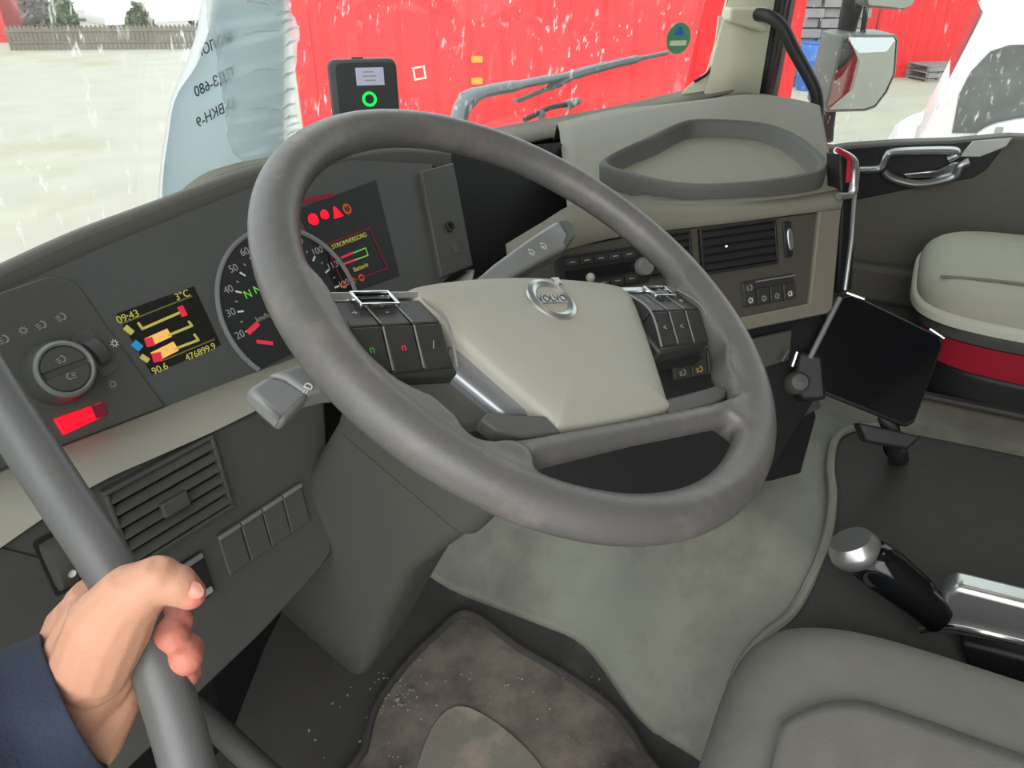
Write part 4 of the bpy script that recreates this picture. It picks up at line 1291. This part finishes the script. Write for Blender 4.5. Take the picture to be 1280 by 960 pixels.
# ================================================================== DETAILS ON AND NEAR THE GLASS
# toll transponder
TC = on_glass(455, 112, .05)
TMx = frame3(TC, (cR.x * .9 + .2, cR.y * .9, 0), (0, .12, 1))
td = thing('toll_transponder', 'dark grey toll box with lit green ring stuck on the windshield', 'toll box', TC - UP * .08)
w_, h_ = .053, .058
MB().prism(rrect(-w_, w_, -.075, .045, .012, 5), -.022, .010, TMx).build('body', 'cluster_plastic', td, bevel=.004)
MB().prism(rrect(-w_ + .012, w_ - .002, -.07, .040, .010, 5), .010, .0125, TMx).build('front_plate', 'gauge_black', td, bevel=.001)
x0, y0 = lp(446, 107, TMx, .013); x1, y1 = lp(479, 84, TMx, .013)
MB().prism([(x0, y0), (x1, y0), (x1, y1), (x0, y1)], .0125, .0130, TMx).build('lcd', 'lcd_grey', td)
for i in range(3):
    MB().box(((x0 + x1) / 2 - .001 * i, y0 + (y1 - y0) * (.28 + .24 * i), .0132), ((x1 - x0) * (.4 + .1 * (i % 2)), .0018, .0002), TMx).build('lcd_line', 'print_grey', td)
x, y = lp(462, 124, TMx, .0135)
MB().lathe([(.0072, .0125), (.0078, .0142), (.0108, .0142), (.0112, .0125)], off(TMx, x, y), 24, (False, False)).build('ring_light', 'led_green', td)
MB().lathe([(0, .0128), (.0072, .0128)], off(TMx, x, y), 20, (False, False)).build('ring_button', 'black_plastic', td)
MB().box((-.006, .0455, -.004), (.018, .004, .008), TMx).build('top_key', 'black_plastic', td, bevel=.001)
MB().box((.02, -.09, -.01), (.03, .05, .012), TMx).build('bracket', 'black_plastic', td)

# paper and plastic sleeve on the windshield
pp_ = on_glass(250, 120, .015)
PP = frame3(pp_, (1, .06, 0), (0, -.14, 1))
pap = thing('paper_sheet', 'curled printed paper leaning against the windshield, lettering seen from behind', 'paper', wp(230, 255, PP))
edge = [(262, -60), (250, 10), (246, 40), (232, 80), (214, 125), (206, 170), (200, 215), (196, 290)]
Lp = smooth_open([wp(*q, PP, .016 if k > 2 else .010) for k, q in enumerate(edge)], 4)
Rp = smooth_open([wp(x + 14 if y < 120 else x + 3, y, PP, .004) for x, y in edge], 4)
Re = smooth_open([wp(355, y, PP, .0) for x, y in edge], 4)
MB().loft([Lp, [a.lerp(c, .5) + PP.col[2].to_3d() * .003 for a, c in zip(Lp, Rp)], Rp], closed=False).build('curled_edge', 'paper_white', pap, solid=.0006)
MB().loft([Rp, [a.lerp(c, .5) for a, c in zip(Rp, Re)], Re], closed=False).build('sheet', 'paper_blue', pap, solid=.0006)
for body, q, s_ in (('МОЛОК', (268, 56), .017), ('ПДЗ-680', (268, 103), .018), ('О-ВКН-9', (270, 141), .018)):
    x, y = lp(*q, PP, .005)
    text('printed_line', body, off(PP, x, y, .0052, 12), s_, 'print_ink', pap, mirror=True)
sl = thing('plastic_sleeve', 'crinkled clear plastic sleeve pressed on the windshield beside the paper', 'plastic sleeve', wp(330, 195, PP, .012))
rows = []
lft = [(258, -40), (258, 20), (268, 60), (277, 110), (283, 150), (288, 185), (305, 204)]
rgt = [(362, -40), (362, 10), (374, 38), (368, 90), (370, 140), (374, 165), (345, 203)]
La = smooth_open([wp(*q, PP, .010) for q in lft], 8)
Ra = smooth_open([wp(*q, PP, .010) for q in rgt], 8)
for i in range(14):
    s = i / 13
    rows.append([a.lerp(c, s) + PP.col[2].to_3d() * (.0015 * math.sin(k * 1.15 + s * 1.3) + .0008 * math.sin(k * .5 + s * 9)) for k, (a, c) in enumerate(zip(La, Ra))])
MB().loft(rows, closed=False).build('film', 'clear_film', sl, solid=.0004)
hem = []
for k in range(0, len(Ra) - 8, 3):
    MB().tube([Ra[k], Ra[k].lerp(La[k], .12) + PP.col[2].to_3d() * .002, Ra[k + 1].lerp(La[k + 1], .2)], [.0014, .0022, .0008], 6).build('crinkle', 'paper_white', sl)
for k in (6, 14, 22, 30):
    MB().tube([La[k].lerp(Ra[k], .35), La[k].lerp(Ra[k], .55) + PP.col[2].to_3d() * .003, La[k + 1].lerp(Ra[k + 1], .75)], [.0006, .0016, .0006], 6).build('crinkle', 'paper_white', sl)

# grab handle on the far pillar
gh = thing('pillar_grab_rail', 'black curved grab handle on the far windshield pillar', 'grab handle', axp(1018, 150, 0, 1.48))
MB().tube(smooth_open([axp(945, 18, 0, 1.50), axp(962, 21, 0, 1.47), axp(978, 34, 0, 1.46), axp(992, 62, 0, 1.46), axp(1010, 94, 0, 1.46), axp(1020, 116, 0, 1.46), axp(1022, 140, 0, 1.46), axp(1020, 165, 0, 1.46)], 5), .0145, 12).build('bar', 'black_plastic', gh)
MB().prism(lpl([(908, 9), (955, 8), (958, 36), (950, 40), (906, 26)], PPI, .02), 0, .045, PPI).build('mount', 'cream_pillar', gh, bevel=.006)

# near grab bar at the driver's door, held by the hand
BAR = [(-60, 395, .475), (-20, 470, .470), (35, 556, .465), (80, 625, .46), (125, 692, .452), (165, 760, .445), (195, 830, .438), (217, 895, .432), (236, 965, .428), (250, 1040, .425)]
bp_ = smooth_open([dp(*q) for q in BAR], 6)
mat('bar_grey', (98, 98, 97), rough=.34, var=.05)
gb = thing('grab_bar', 'dark grey entry grab bar gripped by the hand', 'grab bar', bp_[-1])
MB().tube(bp_, .0147, 20).build('bar', 'bar_grey', gb)
MB().lathe([(.024, -.012), (.026, 0), (.018, .012)], Matrix.Translation(bp_[0]) @ (bp_[1] - bp_[0]).to_track_quat('Z', 'Y').to_matrix().to_4x4(), 20).build('end_cap', 'dark_plastic', gb)
MB().lathe([(.018, -.012), (.026, 0), (.024, .012)], Matrix.Translation(bp_[-1]) @ (bp_[-1] - bp_[-2]).to_track_quat('Z', 'Y').to_matrix().to_4x4(), 20).build('end_cap', 'dark_plastic', gb)

# ================================================================== PERSON (hand and sleeve)
per = thing('person', 'hand of a person in a navy jacket gripping the grab bar', 'person', dp(60, 930, .43))
hb = MB()
def limb(pts, seg=14):
    P = [dp(a, c, t) for a, c, t, r in pts]
    R_ = [q[3] for q in pts]
    for p, r in zip(P, R_):
        hb.ball(p, r, 12)
    hb.tube(P, R_, seg)
limb([(60, 905, .436, .0240), (88, 880, .434, .0255), (112, 835, .430, .0265), (125, 790, .434, .0245)])      # wrist and heel of the palm
limb([(80, 890, .440, .0230), (96, 832, .446, .0250), (106, 788, .450, .0225), (116, 756, .455, .0165), (112, 747, .458, .0120)])     # back of the hand to the index knuckle
limb([(108, 925, .440, .0200), (140, 872, .442, .0170), (158, 825, .445, .0140)])                             # little-finger edge
limb([(112, 835, .420, .0215), (138, 780, .412, .0220), (165, 745, .405, .0175), (198, 725, .402, .0132), (222, 732, .404, .0112), (237, 742, .406, .0088)])   # thumb
limb([(118, 757, .455, .0140), (150, 752, .468, .0110), (190, 757, .468, .0098), (213, 766, .455, .0092), (224, 777, .447, .0082)])   # index
limb([(125, 790, .458, .0135), (165, 785, .470, .0105), (202, 778, .462, .0100), (215, 788, .448, .0108), (213, 796, .438, .0104)])   # middle
limb([(135, 825, .456, .0130), (175, 815, .466, .0100), (216, 804, .458, .0098), (233, 814, .446, .0106), (231, 823, .436, .0100)])   # ring
limb([(140, 850, .452, .0120), (185, 842, .460, .0090), (222, 832, .454, .0080), (236, 840, .446, .0074), (233, 849, .440, .0064)])   # little
hand = hb.build('body', 'skin', per)
remesh(hand, .0013, 6)
nt = MATS['skin'].node_tree
pb_ = nt.nodes['Principled BSDF']
src = pb_.inputs['Base Color'].links[0].from_socket
ge = nt.nodes.new('ShaderNodeNewGeometry')
tot = None
for q_, r_ in (((216, 792, .440), .020), ((233, 820, .438), .020), ((226, 774, .448), .016), ((236, 846, .444), .016), ((247, 744, .406), .012)):
    ds_ = nt.nodes.new('ShaderNodeVectorMath')
    ds_.operation = 'DISTANCE'
    ds_.inputs[1].default_value = dp(*q_)
    nt.links.new(ge.outputs['Position'], ds_.inputs[0])
    mr = nt.nodes.new('ShaderNodeMapRange')
    mr.inputs['From Min'].default_value = r_ * .4
    mr.inputs['From Max'].default_value = r_
    mr.inputs['To Min'].default_value = 1
    mr.inputs['To Max'].default_value = 0
    nt.links.new(ds_.outputs['Value'], mr.inputs['Value'])
    if tot is None:
        tot = mr.outputs[0]
    else:
        ad = nt.nodes.new('ShaderNodeMath')
        ad.operation = 'MAXIMUM'
        nt.links.new(tot, ad.inputs[0])
        nt.links.new(mr.outputs[0], ad.inputs[1])
        tot = ad.outputs[0]
mxs = nt.nodes.new('ShaderNodeMix')
mxs.data_type = 'RGBA'
nt.links.new(tot, mxs.inputs['Factor'])
nt.links.new(src, mxs.inputs['A'])
mxs.inputs['B'].default_value = (s2l(214), s2l(124), s2l(108), 1)
nt.links.new(mxs.outputs['Result'], pb_.inputs['Base Color'])
# thumb nail
nm = dp(240, 738, .398)
NMx = frame3(nm, dp(250, 744, .399) - dp(230, 732, .398), -(cD))
MB().ball(dp(241, 737, .4005), .0062, 10, frame3((0, 0, 0), dp(250, 744, .4) - dp(230, 734, .4), dp(240, 720, .402) - dp(240, 738, .4)), (1.1, .75, .45)).build('thumb_nail', 'nail', per)
# sleeve with a soft cuff
axis = [dp(91, 878, .430), dp(52, 900, .422), dp(2, 928, .412), (dp(-90, 978, .385)), dp(-230, 1050, .34)]
rad = [.0425, .0455, .050, .056, .060]
rings = []
for i, c in enumerate(axis):
    t = (axis[min(i + 1, 4)] - axis[max(i - 1, 0)]).normalized()
    x = t.cross(cD).normalized(); y = x.cross(t).normalized()
    rings.append([c + (x * math.cos(q) * 1.0 + y * math.sin(q) * 1.0) * rad[i] * (1 + .035 * math.sin(3 * q + i) + .02 * math.sin(7 * q + 2 * i)) for q in (2 * math.pi * k / 28 for k in range(28))])
inner = [[c2 + (v - c2) * .86 for v in rings[0]] for c2 in (axis[0],)][0]
inner2 = [v + (axis[1] - axis[0]) * .6 for v in inner]
MB().loft([inner2, inner, [v + (axis[0] - axis[1]) * .06 for v in rings[0]]] + rings, True, (False, True)).build('jacket_sleeve', 'navy_cloth', per, sub=2)

# ================================================================== SEATS AND FLOOR
def cushion(name, m, parent, x0, x1, y0, y1, z0, z1, r, crown=.015, exp=4.5, nx=20, ny=20):
    bb = MB()
    cx, cy, hx, hy = (x0 + x1) / 2, (y0 + y1) / 2, (x1 - x0) / 2, (y1 - y0) / 2
    def ringp(k, z):
        out_ = []
        for i in range(64):
            a = 2 * math.pi * i / 64
            c, s = math.cos(a), math.sin(a)
            out_.append(Vector((cx + hx * k * math.copysign(abs(c) ** (2 / exp), c), cy + hy * k * math.copysign(abs(s) ** (2 / exp), s), z)))
        return out_
    zr = z1 - r
    ks = [(.97, z0), (1.0, z0 + r * .4), (1.0, zr)]
    for a in range(15, 91, 15):
        ks.append((1 - (r / min(hx, hy)) * (1 - math.cos(math.radians(a))), zr + r * math.sin(math.radians(a))))
    kl = ks[-1][0]
    for s in (.85, .65, .45, .25, .08):
        ks.append((kl * s, z1 + crown * (1 - s * s)))
    bb.loft([ringp(k, z) for k, z in ks])
    return bb.build(name, m, parent)

ds = thing('suspension_seat', 'grey cloth driver seat cushion with ribbed centre panel', 'seat', (0, -.45, -.80))
cush = cushion('cushion', 'seat_fabric', ds, -.25, .245, -.80, -.195, -.58, -.432, .07, .02)
# ribbed centre insert lying on the cushion, with its seams
ib = MB()
rows = []
for j in range(60):
    yv = -.262 - j * .0090
    row = []
    for i in range(17):
        xv = -.19 + i * (.275 - .06 * max(0, 1 - j / 9) ** 2) / 16
        rx = abs((xv - 0) / .25); ry = abs((yv + .4975) / .3025)
        z = -.4125 - .016 * max(rx, ry) ** 2 - .2 * max(0, ry - .80) ** 1.6 + .0013 * math.cos(j * math.pi / 2.0) * (1 - (abs(i - 8) / 8) ** 4)
        row.append((xv, yv, z + .002))
    rows.append(row)
ib.loft(rows, closed=False)
ib.build('ribbed_insert', 'seat_fabric_ribbed', ds, solid=.003)
cushion('seat_base', 'black_plastic', ds, -.21, .21, -.75, -.26, -.80, -.58, .02, 0)
cushion('backrest', 'seat_fabric', ds, -.25, .25, -1.02, -.86, -.50, .25, .05, .02)

# passenger seat
ps = thing('passenger_seat', 'pale grey passenger seat on a red skirted base', 'seat', (1.27, -.62, -.65))
cushion('cushion', 'seat_light', ps, 1.02, 1.50, -.98, -.325, -.378, -.312, .045, .010)
cushion('cushion_piping', 'seat_cream', ps, 1.012, 1.508, -.985, -.318, -.388, -.360, .012, 0)
cushion('under_cushion', 'dark_plastic', ps, 1.025, 1.49, -.98, -.335, -.418, -.382, .015, 0)
cushion('red_skirt', 'seat_red', ps, 1.03, 1.48, -.97, -.36, -.478, -.412, .01, 0)
cushion('base', 'black_plastic', ps, 1.03, 1.48, -.97, -.37, -.66, -.472, .015, 0)
for k in range(3):
    MB().box((1.025, -.66, -.535 - .035 * k), (.02, .56, .012)).build('base_rib', 'dark_plastic', ps, bevel=.003)
cushion('backrest', 'seat_light', ps, 1.02, 1.50, -1.18, -1.02, -.35, .45, .05, .02)
sm = []
for yv in [-.36 - .02 * i for i in range(31)]:
    sm.append((1.11, yv, -.3045 - .016 * abs((yv + .65) / .33) ** 3))
MB().tube(sm, .0035, 6).build('cushion_seam', 'seat_fabric', ps)

# black tunnel mat with a raised edge
tm_px = [(1100, 538, -.545), (1062, 542, -.545), (1042, 556, -.548), (1036, 590, -.548), (1039, 625, -.549), (1032, 680, -.55), (1008, 738, -.56), (985, 776, -.58), (950, 804, -.60), (925, 835, -.63), (905, 890, -.67), (893, 935, -.71)]
def zp(px, py):
    R = ray(px, py)
    t = .45
    while t < 3.0:
        p = CAM + R * t
        if p.z < floor_z(p.x, p.y) + .018:
            break
        t += .001
    return p
tm = thing('tunnel_mat', 'black rubber mat with raised border covering the tunnel between the seats', 'floor mat', (.7, -.5, -.55))
edge3 = smooth_open([zp(a, c) for a, c, z in tm_px], 4)
mrows = []
for p in edge3:
    row = []
    for k in range(15):
        s = (k / 14) ** 1.6
        q = Vector((p.x + .05 * s, p.y - 1.0 * s, 0))
        row.append(Vector((q.x, q.y, floor_z(q.x, q.y) + .021)))
    mrows.append(row)
MB().loft(mrows, closed=False).build('sheet', 'rubber_black', tm, solid=.006)
MB().tube([p + UP * .011 for p in edge3], .0075, 8).build('border', 'carpet_grey', tm)

# driver's foot mat
fm = thing('driver_floor_mat', 'worn dirty rubber mat in the driver footwell', 'floor mat', (.1, .05, -.79))
def fz(px, py, z): return axp(px, py, 2, z)
out_px = [(585, 768), (650, 812), (715, 850), (770, 892), (805, 945), (820, 1010), (440, 1010), (455, 940), (470, 885), (505, 835), (545, 795)]
op = [fz(*q, -.786) for q in out_px]
poly = smooth_closed([(p.x, p.y) for p in op], 4)
MB().prism(poly, -.793, -.785).build('sheet', 'rubber_worn', fm, bevel=.003)
pts = [Vector((x, y, -.783)) for x, y in poly]
MB().tube(pts, .007, 8, closed=True).build('raised_rim', 'rubber_black', fm)
ip = [fz(*q, -.783) for q in [(572, 882), (640, 918), (690, 985), (660, 1060), (520, 1040), (530, 930)]]
MB().prism(smooth_closed([(p.x, p.y) for p in ip], 4), -.785, -.781).build('heel_pad', 'mat_pad_worn', fm, bevel=.002)


b = MB().tube(smooth_open([dp(205, 850, .86), dp(255, 895, .84), dp(330, 965, .80), dp(420, 1050, .76)]), .014, 12)
tag(b.build('trim_4', 'dark_plastic'), 'rounded dark sill edge at the door side of the footwell', 'sill', kind='structure')

cr = MB()
rnd = random.Random(9)
for _ in range(150):
    if rnd.random() < .45:
        q = fz(rnd.gauss(495, 14), rnd.gauss(868, 14), -.784)
    else:
        q = fz(rnd.uniform(300, 800), rnd.uniform(840, 960), -.783)
    a = rnd.uniform(.0012, .0045)
    th = rnd.uniform(0, 6.28)
    cr.add([q + Vector((a * math.cos(th + k * 2.1), a * math.sin(th + k * 2.1) * .7, .001)) for k in range(3)] + [q + Vector((0, 0, .003))], [(0, 1, 3), (1, 2, 3), (2, 0, 3), (2, 1, 0)])
tag(cr.build('dirt_crumbs', 'carpet_grey', smooth=False), 'pale dirt crumbs scattered over the footwell', 'dirt', kind='stuff')

# pedals far under the dash
for nm_, xx, w2, lab in (('brake_pedal', .16, .05, 'black brake pedal deep in the footwell'), ('accelerator_pedal', .26, .04, 'black accelerator pedal deep in the footwell')):
    t = thing(nm_, lab, 'pedal', (xx, .46, -.74))
    Pq = frame((xx, .44, -.64), 0, 60)
    MB().prism(rrect(-w2, w2, -.06, .06, .01), 0, .012, Pq).build('pad', 'rubber_black', t, bevel=.003)
    MB().tube([Pq @ Vector((0, .02, 0)), Vector((xx, .58, -.5))], .010, 8).build('lever', 'black_plastic', t)

# gear selector on the seat side
gs = thing('gear_selector', 'black gear selector lever with chrome cap on a silver console beside the seat', 'gear selector', (.33, -.43, -.55))
def gx(px, py, x=.33): return axp(px, py, 0, x)
lv = [gx(1175, 775), gx(1150, 748), gx(1118, 722), gx(1092, 702), gx(1075, 692)]
rings = []
ax = (lv[-1] - lv[0]).normalized()
sx_ = ax.cross(Vector((1, 0, 0))).normalized()
for p, r in zip(smooth_open(lv, 3), [.020, .022, .024, .026, .028, .029, .030, .031, .0310, .0305, .029, .025, .020]):
    rings.append([p + Vector((1, 0, 0)) * (r * .95 * math.cos(q)) + sx_ * (r * math.sin(q)) for q in (2 * math.pi * k / 20 for k in range(20))])
kb = MB().loft(rings).build('lever', 'gloss_black', gs)
tip = rings[-4:]
cap_c = gx(1070, 690)
CMx = frame3(cap_c, (1, 0, 0), (ax + Vector((0, 0, .9))).cross(Vector((1, 0, 0))) * -1)
MB().lathe([(.0, .017), (.020, .015), (.0290, .009), (.0325, .001), (.0320, -.008), (.026, -.020)], CMx, 28).build('chrome_cap', 'satin_metal', gs)
bq = gx(1092, 722, .306)
MB().lathe([(.0, .004), (.007, .004), (.0105, .002), (.012, -.004)], frame3(bq, (0, 1, 0), (0, .3, 1)), 20).build('side_button', 'gauge_black', gs)
hz = [gx(1150, 790), gx(1170, 770), gx(1180, 742), gx(1195, 733), gx(1290, 757), gx(1400, 790), gx(1400, 840), gx(1290, 812), gx(1190, 795)]
HP = frame3(gx(1200, 770), (0, -1, 0), (0, 0, 1))
hz2 = [((HP.inverted() @ p).x, (HP.inverted() @ p).y) for p in hz]
MB().prism(hz2, -.035, .0, HP).build('silver_console', 'satin_metal', gs, bevel=.008, bseg=3)
inn = [((HP.inverted() @ gx(*q)).x, (HP.inverted() @ gx(*q)).y) for q in ((1200, 800), (1290, 822), (1400, 850), (1400, 900), (1220, 860))]
MB().prism(inn, -.09, .004, HP).build('lower_housing', 'black_plastic', gs, bevel=.006)
MB().tube(smooth_open([gx(1150, 788, .328), gx(1190, 784, .327), gx(1290, 807, .327), gx(1380, 834, .327)], 4), .004, 8).build('chrome_trim', 'chrome', gs)

# tablet on its holder
tc_ = dp(1088, 450, 1.16)
TBn = Vector((-.80, -.28, .55)).normalized()
TBx = (dp(1180, 424, 1.16) - dp(1062, 368, 1.16)).normalized()
TBx = (TBx - TBn * TBx.dot(TBn)).normalized()
TB = frame3(tc_, TBx, TBn.cross(TBx))
tb = thing('tablet', 'glossy black tablet clamped in a holder beside the centre console', 'tablet', wp(1110, 560, TB))
tpoly = lpl([(1052, 369), (1064, 366), (1176, 420), (1180, 430), (1144, 528), (1134, 534), (1010, 484), (1000, 472)], TB)
MB().prism(tpoly, -.016, 0, TB).build('body', 'black_plastic', tb, bevel=.004)
tcx = sum(q[0] for q in tpoly) / 8; tcy = sum(q[1] for q in tpoly) / 8
MB().prism([(tcx + (x - tcx) * .95, tcy + (y - tcy) * .95) for x, y in tpoly], 0, .0012, TB).build('screen', 'gloss_black', tb)
for a, c in (((1058, 366), (1080, 374)), ((1162, 411), (1180, 423))):
    MB().tube([wp(*a, TB, .002), wp(*c, TB, .002)], .0028, 8).build('corner_clip', 'chrome', tb)
MB().tube([wp(1050, 372, TB, .002), wp(1012, 448, TB, .002)], .004, 8).build('side_clip', 'gauge_ring', tb)
MB().prism(lpl([(995, 440), (1025, 446), (1030, 500), (1000, 500), (990, 480)], TB, -.01), -.05, .004, TB).build('clamp', 'black_plastic', tb, bevel=.005)
MB().lathe([(.0, .012), (.012, .010), (.018, .002), (.018, -.03)], off(TB, *lp(998, 478, TB), 0), 20).build('clamp_knob', 'dark_plastic', tb)
MB().tube([wp(1110, 520, TB, -.03), wp(1118, 560, TB, -.03), axp(1125, 575, 2, -.55)], .016, 10).build('stand', 'black_plastic', tb)
MB().tube([wp(1020, 480, TB, -.04), dp(1000, 480, 1.26)], .012, 10).build('arm', 'black_plastic', tb)
MB().prism(lpl([(1070, 528), (1150, 545), (1132, 562), (1080, 552)], TB, -.01), -.03, .0, TB).build('foot_clamp', 'black_plastic', tb, bevel=.004)

# added fill lamp under the headliner, out of view, to brighten the cab
cl = thing('fill_lamp', 'added unseen fill lamp above the seats', 'lamp', (.5, -.5, .98))
MB().box((.5, -.5, .965), (.34, .16, .03)).build('housing', 'headliner', cl, bevel=.008)
MB().box((.5, -.5, .948), (.30, .12, .006)).build('lens', 'fill_lens', cl, bevel=.002)
